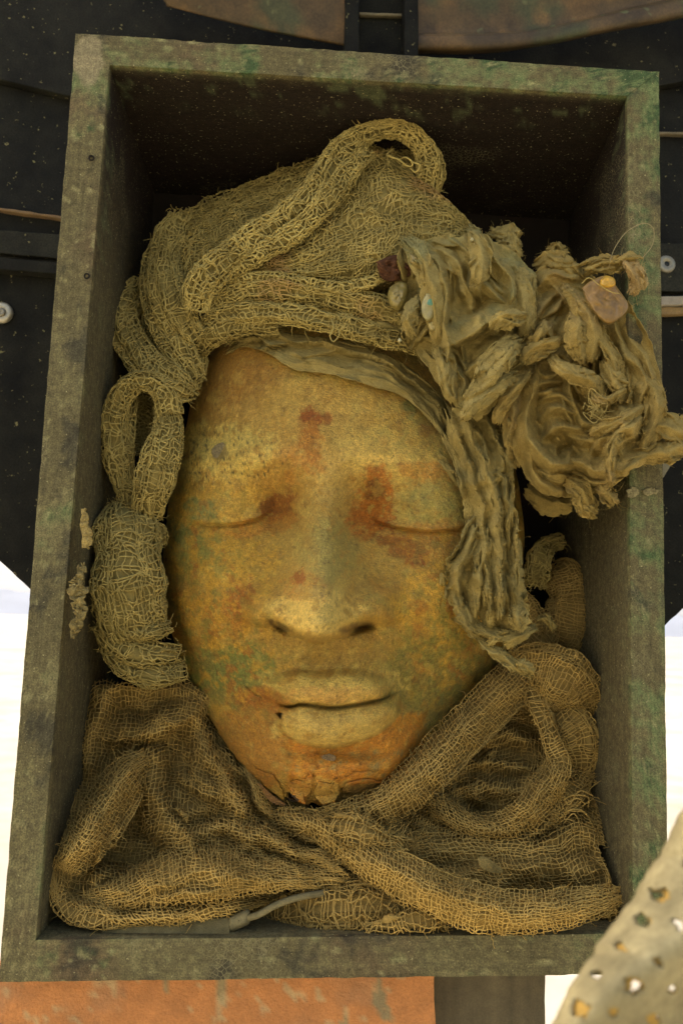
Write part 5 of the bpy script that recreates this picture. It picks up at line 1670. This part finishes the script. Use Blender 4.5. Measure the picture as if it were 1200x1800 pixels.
ros = thing('rag_rosette', 'knotted rosette of stiff greenish rags at the right temple', 'cloth', tuple(at(820, 800, 0.03)))
rag_sheet('core', ros,
          [(692, 500, 0), (705, 430, 0), (760, 415, 0), (830, 402, 0), (890, 430, 0), (945, 480, 0)],
          [(705, 600, 0), (745, 640, 0), (785, 700, 0), (830, 745, 0), (890, 690, 0), (950, 620, 0)],
          lambda x, y: 0.050 + 0.0 * x,
          [([(704, 418, 20), (735, 450, 40), (758, 510, 48), (770, 575, 48), (778, 630, 40), (800, 690, 34)], 8, 12),
           ([(745, 430, 26), (772, 470, 44), (785, 530, 50), (788, 590, 48), (786, 650, 38)], 12, 30),
           ([(770, 435, 26), (806, 462, 44), (822, 500, 44), (828, 540, 38)], 7, 20),
           ([(828, 405, 24), (838, 440, 52), (846, 475, 56), (836, 505, 48)], 18, 22),
           ([(850, 425, 28), (885, 465, 48), (902, 510, 48), (896, 535, 40)], 10, 26),
           ([(840, 492, 40), (866, 510, 54), (890, 535, 44)], 8, 16),
           ([(800, 600, 44), (845, 580, 54), (875, 560, 54), (905, 545, 44), (930, 556, 36)], 40, 10),
           ([(930, 575, 30), (900, 598, 52), (862, 622, 54), (824, 650, 44)], 22, 7),
           ([(925, 600, 28), (890, 630, 54), (862, 662, 56), (835, 690, 48), (812, 715, 36)], 26, 6),
           ([(918, 655, 24), (880, 685, 50), (845, 712, 50), (808, 748, 30)], 16, 8),
           ([(790, 640, 34), (812, 668, 46), (812, 700, 40)], 12, 10),
           ([(738, 515, 30), (722, 545, 40), (712, 590, 28)], 14, 9),
           ([(752, 540, 30), (738, 570, 38), (730, 600, 26)], 7, 9),
           ([(908, 470, 26), (920, 520, 42), (925, 570, 38)], 12, 14)],
          nu=150, nv=150, su=0.05, sv=0.05, tint=GREEN, tear=0.03, fray=60, amp=0.001, nscale=70, bend=0.02, iters=12, auto=60)
for pth, kw in (
        ([(704, 412, .030, 8), (730, 440, .006, 17), (752, 490, -.002, 19), (764, 550, -.002, 16), (772, 612, .006, 10)], dict(tint=GREEN)),
        ([(822, 390, .040, 5), (838, 425, .000, 15), (846, 458, -.010, 18), (840, 488, -.010, 13), (830, 504, -.002, 5)], dict(tint=GREEN, pleats=1)),
        ([(905, 465, .030, 12), (918, 500, .010, 18), (924, 540, .002, 17), (925, 575, .004, 13), (915, 600, .014, 7)], dict(rag=0.2)),
        ([(936, 556, .006, 5), (905, 560, -.012, 16), (880, 565, -.014, 17), (862, 582, -.008, 6)], dict(rag=0.3)),
        ([(922, 596, .006, 10), (890, 614, -.014, 22), (864, 648, -.016, 24), (842, 680, -.012, 16), (812, 712, -.002, 5)], dict(rag=0.25, pleats=1.2, tint=RT)),
        ([(912, 655, .004, 7), (880, 672, -.012, 15), (850, 692, -.014, 18), (825, 720, -.010, 14), (804, 748, -.002, 4)], dict(rag=0.28, pleats=1.2)),
        ([(770, 605, .010, 12), (785, 645, -.002, 16), (790, 682, .002, 14), (800, 712, .010, 5)], dict(pleats=1.4, rag=0.12)),
        ([(742, 518, .016, 6), (726, 545, .004, 14), (720, 575, .006, 12), (735, 597, .014, 5)], dict(rag=0.2, pleats=2.4, pamp=0.2, tint=RT)),
        ([(855, 402, .075, 6), (880, 412, .055, 14), (905, 405, .050, 11), (902, 425, .050, 8)], dict(rag=0.4, crumple=0.004, sv=0.3, su=0.3)),
        ([(870, 440, .060, 8), (895, 430, .040, 16), (915, 440, .045, 12)], dict(rag=0.4, crumple=0.004, sv=0.3, su=0.3)),
        ([(895, 405, .05, 5), (905, 430, .04, 9), (912, 455, .045, 8)], dict(rag=0.4, crumple=0.004, sv=0.3, su=0.3))):
    k = dict(arch=0.22, pleats=1.6, pamp=0.14, rag=0.14, crumple=0.0012, tint=RT, fray=14, cell=3.6, sv=0.12, su=0.06)
    k.update(kw)
    rag_strip('petal', pth, ros, base=k.get('base', RAG), tint=k['tint'], rag=k['rag'], fray=k['fray'])

bow = thing('rag_bow', 'crumpled bunch of brown rag strips spilling over the right board', 'cloth', tuple(at(1050, 890, -0.01)))
BR = RAG * np.array([0.97, 0.92, 0.86])
rag_sheet('core', bow,
          [(925, 520, 0), (950, 465, 0), (1000, 455, 0), (1050, 480, 0), (1100, 520, 0), (1140, 590, 0), (1165, 680, 0)],
          [(890, 740, 0), (905, 810, 0), (950, 870, 0), (1010, 880, 0), (1070, 860, 0), (1130, 820, 0), (1190, 780, 0)],
          lambda x, y: 0.040 - 0.035 * sstep(1040, 1120, x),
          [([(945, 500, 14), (975, 480, 24), (1005, 490, 24)], 14, 16),
           ([(975, 505, 20), (950, 535, 32), (935, 580, 30), (920, 610, 20)], 8, 14),
           ([(985, 498, 24), (1015, 530, 44), (1035, 575, 50), (1040, 630, 40)], 18, 8),
           ([(1012, 545, 34), (1005, 585, 50), (1015, 625, 46)], 14, 18),
           ([(978, 560, 24), (955, 592, 42), (925, 622, 30)], 14, 10),
           ([(962, 618, 26), (990, 645, 52), (1030, 665, 58), (1052, 690, 50), (1058, 715, 36)], 12, 16),
           ([(955, 630, 26), (938, 680, 40), (926, 730, 42), (935, 780, 48), (965, 815, 52), (995, 815, 46), (1000, 795, 36)], 16, 20),
           ([(948, 712, 24), (975, 698, 42), (1010, 702, 38)], 8, 9),
           ([(950, 735, 26), (978, 718, 46), (1012, 722, 46), (1030, 740, 36)], 7, 10),
           ([(950, 765, 26), (985, 748, 50), (1018, 748, 50), (1038, 765, 38)], 7, 14),
           ([(992, 655, 30), (1008, 700, 48), (1030, 738, 54), (1075, 742, 58), (1125, 716, 50)], 10, 16),
           ([(1005, 762, 36), (1050, 776, 62), (1092, 762, 66), (1120, 742, 56)], 16, 12),
           ([(1072, 560, 16), (1100, 610, 28), (1128, 655, 30), (1145, 705, 34), (1142, 770, 30)], 8, 14),
           ([(1050, 580, 20), (1070, 625, 36), (1090, 660, 36), (1100, 695, 30)], 8, 14),
           ([(1105, 580, 10), (1135, 630, 22), (1152, 680, 26), (1160, 730, 24)], 8, 12),
           ([(1000, 800, 36), (1040, 822, 60), (1090, 828, 54), (1140, 808, 40), (1195, 780, 26)], 22, 16),
           ([(1010, 835, 30), (1060, 850, 46), (1110, 842, 40), (1160, 815, 26)], 8, 10),
           ([(1090, 745, 50), (1078, 790, 66), (1073, 840, 58)], 8, 9),
           ([(930, 800, 24), (950, 845, 36), (985, 868, 30)], 12, 12)],
          base=BR, nu=160, nv=140, su=0.05, sv=0.05, tint=BRN, tear=0.03, fray=60, amp=0.001, nscale=70, bend=0.02, iters=12, auto=75)
for pth, kw in (
        ([(958, 445, .05, 8), (978, 438, .036, 12), (995, 452, .034, 10)], dict(crumple=0.004, rag=0.4, sv=0.3, su=0.3)),
        ([(940, 480, .05, 10), (965, 458, .028, 17), (998, 468, .024, 15), (1018, 498, .026, 9)], dict(crumple=0.004, rag=0.3, sv=0.25, su=0.2)),
        ([(1015, 478, .024, 9), (1050, 465, .008, 15), (1085, 464, -.008, 15), (1108, 455, -.014, 12), (1128, 460, -.012, 6)], dict(rag=0.25, pleats=2.5, pamp=0.2)),
        ([(1095, 446, -.006, 6), (1112, 470, -.018, 14), (1118, 498, -.014, 12), (1105, 520, -.008, 6)], dict(rag=0.45, crumple=0.004, base=np.array([0.36, 0.245, 0.085]), sv=0.3, su=0.2)),
        ([(1122, 470, -.010, 4), (1130, 488, -.014, 8), (1130, 510, -.010, 5)], dict(rag=0.4, base=np.array([0.36, 0.26, 0.095]))),
        ([(986, 498, .016, 6), (1006, 522, -.006, 11), (1026, 552, -.014, 17), (1036, 598, -.014, 20), (1036, 640, -.006, 10)], dict(pleats=1.2, rag=0.06)),
        ([(1016, 540, .000, 10), (1014, 570, -.016, 20), (1016, 605, -.016, 22), (1030, 642, -.008, 8)], dict(pleats=1, rag=0.2, arch=0.2)),
        ([(988, 590, -.004, 4), (970, 604, -.012, 12), (935, 622, -.008, 16), (915, 640, .004, 6)], dict(rag=0.3, tint=GREEN)),
        ([(962, 560, .010, 6), (958, 582, -.006, 14), (945, 605, -.004, 17), (930, 625, .006, 8)], dict(pleats=1.5, rag=0.25)),
        ([(962, 618, .002, 6), (980, 640, -.016, 11), (1010, 658, -.024, 15), (1040, 670, -.024, 15), (1055, 695, -.018, 9), (1060, 715, -.010, 4)], dict(rag=0.16, pleats=1)),
        ([(1046, 548, .002, 5), (1058, 590, -.010, 10), (1078, 630, -.016, 14), (1094, 675, -.016, 12), (1086, 700, -.008, 6)], dict(rag=0.35)),
        ([(1055, 628, -.004, 6), (1075, 660, -.020, 16), (1096, 690, -.022, 14), (1088, 716, -.012, 7)], dict(rag=0.35, pleats=1.4)),
        ([(1125, 662, -.012, 9), (1148, 690, -.028, 18), (1150, 735, -.030, 17), (1138, 780, -.028, 11), (1122, 800, -.024, 5)], dict(pleats=2, arch=0.45, rag=0.1)),
        ([(1138, 762, -.020, 14), (1168, 748, -.026, 22), (1198, 768, -.026, 24), (1228, 790, -.022, 15)], dict(pleats=1.5, arch=0.2, rag=0.15)),
        ([(1120, 800, -.024, 10), (1160, 798, -.030, 18), (1195, 786, -.030, 16), (1230, 778, -.026, 12)], dict(pleats=2.5, arch=0.2, rag=0.15, fray=40)),
        ([(1110, 742, -.030, 6), (1085, 768, -.044, 10), (1073, 805, -.046, 9), (1072, 840, -.042, 8), (1074, 860, -.038, 4)], dict(pleats=3, pamp=0.3, rag=0.3, fray=120)),
        ([(1035, 768, -.014, 7), (1060, 752, -.034, 11), (1095, 742, -.036, 10), (1122, 752, -.030, 5)], dict(rag=0.25, fray=80)),
        ([(935, 640, .01, 8), (905, 680, -.004, 12), (880, 720, .002, 11), (868, 750, .010, 6)], dict(pleats=2)),
        ([(925, 660, .02, 9), (902, 710, .012, 13), (896, 770, .016, 11), (905, 830, .026, 8)], dict(pleats=3)),
        ([(990, 838, .02, 10), (1018, 862, .002, 19), (1034, 890, .008, 16), (1040, 912, .016, 6)], dict(crumple=0.005, rag=0.4, sv=0.35, su=0.3)),
        ([(1050, 850, .004, 8), (1070, 872, -.006, 15), (1080, 892, .000, 7)], dict(crumple=0.005, rag=0.4, sv=0.35, su=0.3)),
        ([(1005, 868, .018, 8), (1030, 895, .006, 15), (1052, 905, .010, 7)], dict(crumple=0.005, rag=0.4, sv=0.35, su=0.3)),
        ([(925, 850, .06, 16), (970, 880, .052, 26), (1010, 880, .045, 16)], dict(crumple=0.004)),
        ([(1034, 702, -.016, 5), (1060, 708, -.028, 7), (1085, 695, -.026, 6), (1106, 674, -.018, 3)], dict(rag=0.2)),
        ([(1040, 682, -.020, 3), (1050, 700, -.030, 8), (1070, 706, -.028, 6)], dict(rag=0.4, crumple=0.004))):
    k = dict(arch=0.25, pleats=1.6, pamp=0.14, rag=0.12, crumple=0.0012, fray=14, base=BR, tint=BRN, cell=3.6, sv=0.12, su=0.06)
    k.update(kw)
    rag_strip('strip', pth, bow, base=k['base'], tint=k['tint'], rag=k['rag'], fray=k['fray'])

# ------------------------------------------------------------------ small things
def lump(name, poly, d, h, mat, parent, col, n=14, rough=0.25, seed=None):
    """a pebble-like crust: pixel outline, domed towards the camera"""
    P = crspline(list(poly) + [poly[0]], 48)[:-1]
    c0 = P.mean(0)
    rs = np.linspace(0.02, 1, n)
    G = c0 + (P - c0)[None] * (rs ** 0.8)[:, None, None]
    sd = nseed()
    q = n2(G[..., 0], G[..., 1], sd)
    dd = d - h * np.sqrt(np.clip(1 - rs[:, None] ** 2.4, 0, 1)) * (1 + rough * fbm(q / 12, 3)) + 0.002 * (rs[:, None] > 0.99)
    V_ = at(G[..., 0], G[..., 1], dd).reshape(-1, 3)
    cc = np.tile(np.array(col, float), (len(V_), 1)) * (1 + 0.3 * fbm(V_ * 90 + sd, 3))[:, None]
    return mesh_obj(name, V_, gridF(n, 48, True), mat, parent, cc)


# crusts on the rosette and the bow
lump('resin_crust', [(660, 460), (690, 448), (712, 450), (730, 462), (724, 482), (700, 494), (672, 490)], .030, .006, M['net'], ros, (0.10, 0.045, 0.02), rough=1.2)
lump('wax_lump', [(684, 505), (702, 494), (716, 500), (716, 522), (704, 545), (688, 540), (681, 522)], .028, .012, M['resin'], ros, (0.27, 0.21, 0.055))
lump('wax_lump', [(718, 444), (738, 448), (744, 462), (734, 468), (720, 462)], .012, .008, M['resin'], ros, (0.32, 0.25, 0.08))
sh = lump('green_shard', [(748, 516), (764, 512), (770, 528), (766, 552), (752, 564), (741, 552), (741, 532)], .000, .004, M['resin'], ros, (0.29, 0.25, 0.09))
lump('green_stain', [(752, 526), (762, 524), (767, 532), (760, 537), (750, 535)], -.0035, .0012, M['resin'], sh, (0.10, 0.24, 0.13))
lump('wax_lump', [(752, 568), (764, 562), (768, 572), (762, 582), (754, 578)], .004, .005, M['resin'], ros, (0.32, 0.25, 0.08))
for x, y in ((829, 421), (835, 428), (745, 458), (752, 474), (702, 598)):
    lump('wax_bead', [(x - 4, y), (x, y - 4), (x + 4, y), (x, y + 4)], (.004 if x > 800 else .004), .005, M['resin'], ros, (0.52, 0.45, 0.20), n=8)
am = lump('amber_shard', [(1022, 506), (1040, 492), (1068, 484), (1084, 504), (1104, 536), (1092, 556), (1068, 570), (1046, 552), (1030, 528)], -.016, .004, M['resin'], bow, (0.24, 0.14, 0.03), rough=0.6)
lump('amber_drop', [(1054, 492), (1066, 484), (1080, 490), (1080, 502), (1066, 506), (1055, 502)], -.020, .006, M['resin'], am, (0.58, 0.33, 0.03))

# hardened glue on the left board
ribbon('glue_crust', [(147, 890, -.0006, 3), (150, 915, -.0018, 5), (152, 945, -.002, 7), (150, 968, -.001, 3)], box, base=np.array([0.30, 0.215, 0.06]), mat='wood', arch=0.3, rag=0.7, roll=(0, 0), crumple=0.002, sv=0.4, su=0.3, endrag=5, edge=0.0, thick=0.002, wide=1.0, cell=3)
ribbon('glue_crust', [(140, 985, -.0006, 6), (143, 1010, -.0016, 12), (140, 1045, -.002, 17), (138, 1080, -.0018, 12), (132, 1108, -.0012, 6), (130, 1128, -.0006, 3)], box, base=np.array([0.22, 0.165, 0.05]), mat='wood', arch=0.12, rag=0.8, roll=(0, 0), crumple=0.002, sv=0.5, su=0.4, endrag=8, edge=0.0, thick=0.002, holes=0.42, wide=1.0, cell=3)
for pts in ([(1100, 862), (1112, 856), (1122, 862), (1118, 872), (1104, 874)], [(1128, 862), (1144, 858), (1156, 862), (1150, 868), (1134, 870)]):
    flake('glue_crust', pts, -.001, (0, 0, 0.0002), box, (0.24, 0.20, 0.085), M['wood'], thick=0.002)
for x, y in ((160, 276), (152, 484)):
    disc('nail_hole', x, y, -0.0012, 5, [(0.01, -0.0015), (0.6, -0.0012), (0.9, 0.0006), (1.2, -0.001)], M['plain'], box, (0.02, 0.016, 0.01), 14)


def cord(name, pts, r, mat, parent, col, K=8):
    Q = crspline(pts, max(20, len(pts) * 14))
    C_ = at(Q[:, 0], Q[:, 1], Q[:, 2])
    T, N, B = frames(C_)
    V_, F_ = tubes(C_[None], N[None], r, K)
    return mesh_obj(name, V_, F_, mat, parent, np.array(col))


# grey webbing strap and its end in the bottom of the box
st = thing('strap', 'grey webbing strap with a plastic end lying on the bottom board', 'strap', tuple(at(350, 1645, 0.02)))
ribbon('webbing', [(180, 1632, .016, 9), (250, 1632, .014, 10), (330, 1632, .012, 11), (405, 1628, .012, 11)], st, base=np.array([0.19, 0.155, 0.065]), arch=0.15, pleats=0.5, pamp=0.03, rag=0.01, endrag=1, roll=(8, 8), crumple=0.0003, sv=0.0, su=0.0, edge=0.0, thick=0.0018)
lump('strap_end', [(402, 1614), (416, 1606), (436, 1598), (440, 1610), (438, 1624), (424, 1632), (404, 1640), (398, 1630)], .016, .007, M['plain'], st, (0.21, 0.175, 0.075), rough=0.1)
cord('cord', [(436, 1614, .012), (455, 1608, .010), (480, 1594, .010), (510, 1582, .012), (545, 1574, .018), (590, 1568, .03)], 0.0026, M['plain'], st, (0.22, 0.18, 0.075))

lf = thing('dry_leaf', 'small pale dry leaf caught on the gauze in the lower right', 'leaf', tuple(at(860, 1540, 0.0)))
ribbon('blade', [(843, 1506, .012, 3), (848, 1516, .010, 10), (860, 1524, .010, 10), (872, 1528, .012, 7), (884, 1534, .014, 2)], lf, base=np.array([0.23, 0.165, 0.05]), arch=0.2, pleats=1, pamp=0.05, rag=0.08, endrag=2, roll=(10, -10), crumple=0.0006, sv=0.05, su=0.03, edge=0.15, wide=1.0)

# single wiry threads
th = thing('loose_thread', 'single curved thread looping above the rags over the right board', 'thread', tuple(at(1110, 450, -0.01)))
cord('strand', [(1070, 470, -.004), (1078, 440, -.006), (1100, 408, -.008), (1130, 392, -.008), (1148, 402, -.006), (1146, 430, -.004), (1128, 454, -.004)], 0.00032, M['rag'], th, (0.30, 0.24, 0.11), 5)
cord('strand', [(1022, 498, -.022), (1035, 488, -.026), (1052, 500, -.027), (1072, 512, -.026), (1088, 516, -.022)], 0.0004, M['rag'], bow, RAG * 1.4, 5)
cord('strand', [(582, 560, .035), (586, 575, .026), (580, 590, .024), (586, 600, .024), (596, 588, .026), (592, 574, .030)], 0.0006, M['net'], wrap, NET, 5)
for pts in ([(700, 282, .060), (712, 276, .050), (724, 284, .048), (722, 292, .05), (708, 288, .055)], [(690, 262, .07), (680, 272, .056), (700, 280, .05), (716, 292, .055)],
            [(722, 284, .05), (738, 290, .05), (730, 302, .052), (722, 296, .055)]):
    cord('strand', pts, 0.0009, M['net'], wrap, NET, 5)
for k in range(14):
    x, y = 1050 + rng.normal() * 9, 712 + rng.normal() * 8
    pts = [(x + rng.normal() * 9, y + rng.normal() * 9, -.026 - rng.uniform(0, .008)) for _ in range(5)]
    cord('strand', pts, 0.00035, M['rag'], bow, RAG * 1.35, 4)
for k in range(7):
    x, y = 1010 + 6 * k * 0.2, 1420 + 14 * k
    cord('strand', [(990, 1400 + 8 * k, .055), (1008 + rng.normal() * 4, 1400 + 9 * k + rng.normal() * 8, .052), (1024 + rng.normal() * 4, 1392 + 10 * k + rng.normal() * 9, .055), (1034 + rng.normal() * 3, 1410 + 9 * k + rng.normal() * 9, .06)], 0.0006, M['gauze'], gr, GAUZE * 1.1, 5)

# perforated cloth close to the camera at the lower right
lace = thing('perforated_cloth', 'pale perforated cloth hanging close by, blurred, in front of the lower right corner', 'cloth', tuple(at(1150, 1800, -0.36)))


def lace_layer(name, dd, seed, thr, shift, col):
    nu_, nv_ = 90, 110
    top = crspline([(1206, 1418), (1150, 1520), (1098, 1600), (1050, 1665), (1000, 1745), (955, 1835), (930, 1900)], nv_) + np.array([shift, 0])
    u = np.linspace(0, 1, nu_)[None, :, None]
    side = top + np.array([420.0, 160.0])
    Q = top[:, None] * (1 - u) + side[:, None] * u
    px, py = Q[..., 0], Q[..., 1]
    e_ = 6 * fbm(n2(py / 24, 0.3 + seed), 3)
    px = px + e_ * (1 - u[..., 0])
    d_ = dd + 0.05 * (u[..., 0] - 0.1) ** 2 - 0.012 * np.sin(u[..., 0] * 7 + py / 90) - 0.02 * np.exp(-u[..., 0] / 0.05) * -1
    G = at(px, py, d_)
    F_ = gridF(nv_, nu_)
    fx_, fy_ = px.reshape(-1)[F_].mean(1), py.reshape(-1)[F_].mean(1)
    # staggered rows of ragged holes
    a_ = (fx_ * 0.80 + fy_ * 0.60) / 62 + seed
    b_ = (-fx_ * 0.60 + fy_ * 0.80) / 62
    b_ = b_ + 0.5 * (np.floor(a_) % 2)
    ca, cb = np.floor(a_), np.floor(b_)
    h1 = np.sin(ca * 127.1 + cb * 311.7 + seed) * 43758.5
    h2 = np.sin(ca * 269.5 + cb * 183.3 + seed) * 24634.6
    h3 = np.sin(ca * 19.5 + cb * 83.3 + seed) * 9634.6
    h1, h2, h3 = h1 - np.floor(h1), h2 - np.floor(h2), h3 - np.floor(h3)
    rr_ = np.hypot((a_ - ca - 0.35 - 0.3 * h1) * 1.0, (b_ - cb - 0.35 - 0.3 * h2) * 1.25)
    bad = (rr_ + 0.10 * fbm(n2(fx_, fy_) / 14, 2) < 0.10 + 0.26 * h3 * (0.4 + 0.6 * h2)) & (h1 + h3 > thr)
    F_ = F_[~bad]
    V_ = G.reshape(-1, 3)
    c_ = shade(V_, col, 0.2, 60, seed)
    mesh_obj(name, V_, F_, M['lace'], lace, c_, thick=0.0012)


lace_layer('front_layer', -0.385, 1.3, 0.45, 0, np.array([0.34, 0.285, 0.14]))
lace_layer('back_layer', -0.383, 1.40, 0.8, 6, np.array([0.50, 0.31, 0.07]))

# the dusty air over the playa: one closed box round everything
bm_v = [(x, y, z) for x in (-31000, 31000) for y in (-31000, 31000) for z in (GZ - 1.0, 1100.0)]
hz_me = bpy.data.meshes.new('haze')
hz_me.from_pydata(bm_v, [], [(0, 1, 3, 2), (4, 6, 7, 5), (0, 4, 5, 1), (2, 3, 7, 6), (0, 2, 6, 4), (1, 5, 7, 3)])
hz_m = bpy.data.materials.new('dusty_air')
hz_m.use_nodes = True
hn = hz_m.node_tree.nodes
hn.remove(hn['Principled BSDF'])
pv = hn.new('ShaderNodeVolumePrincipled')
pv.inputs['Color'].default_value = (0.86, 0.90, 0.96, 1)
pv.inputs['Density'].default_value = 0.00002
hz_m.node_tree.links.new(pv.outputs['Volume'], hn['Material Output'].inputs['Volume'])
hz_me.materials.append(hz_m)
hz = bpy.data.objects.new('haze', hz_me)
COL.objects.link(hz)
hz['kind'] = 'stuff'
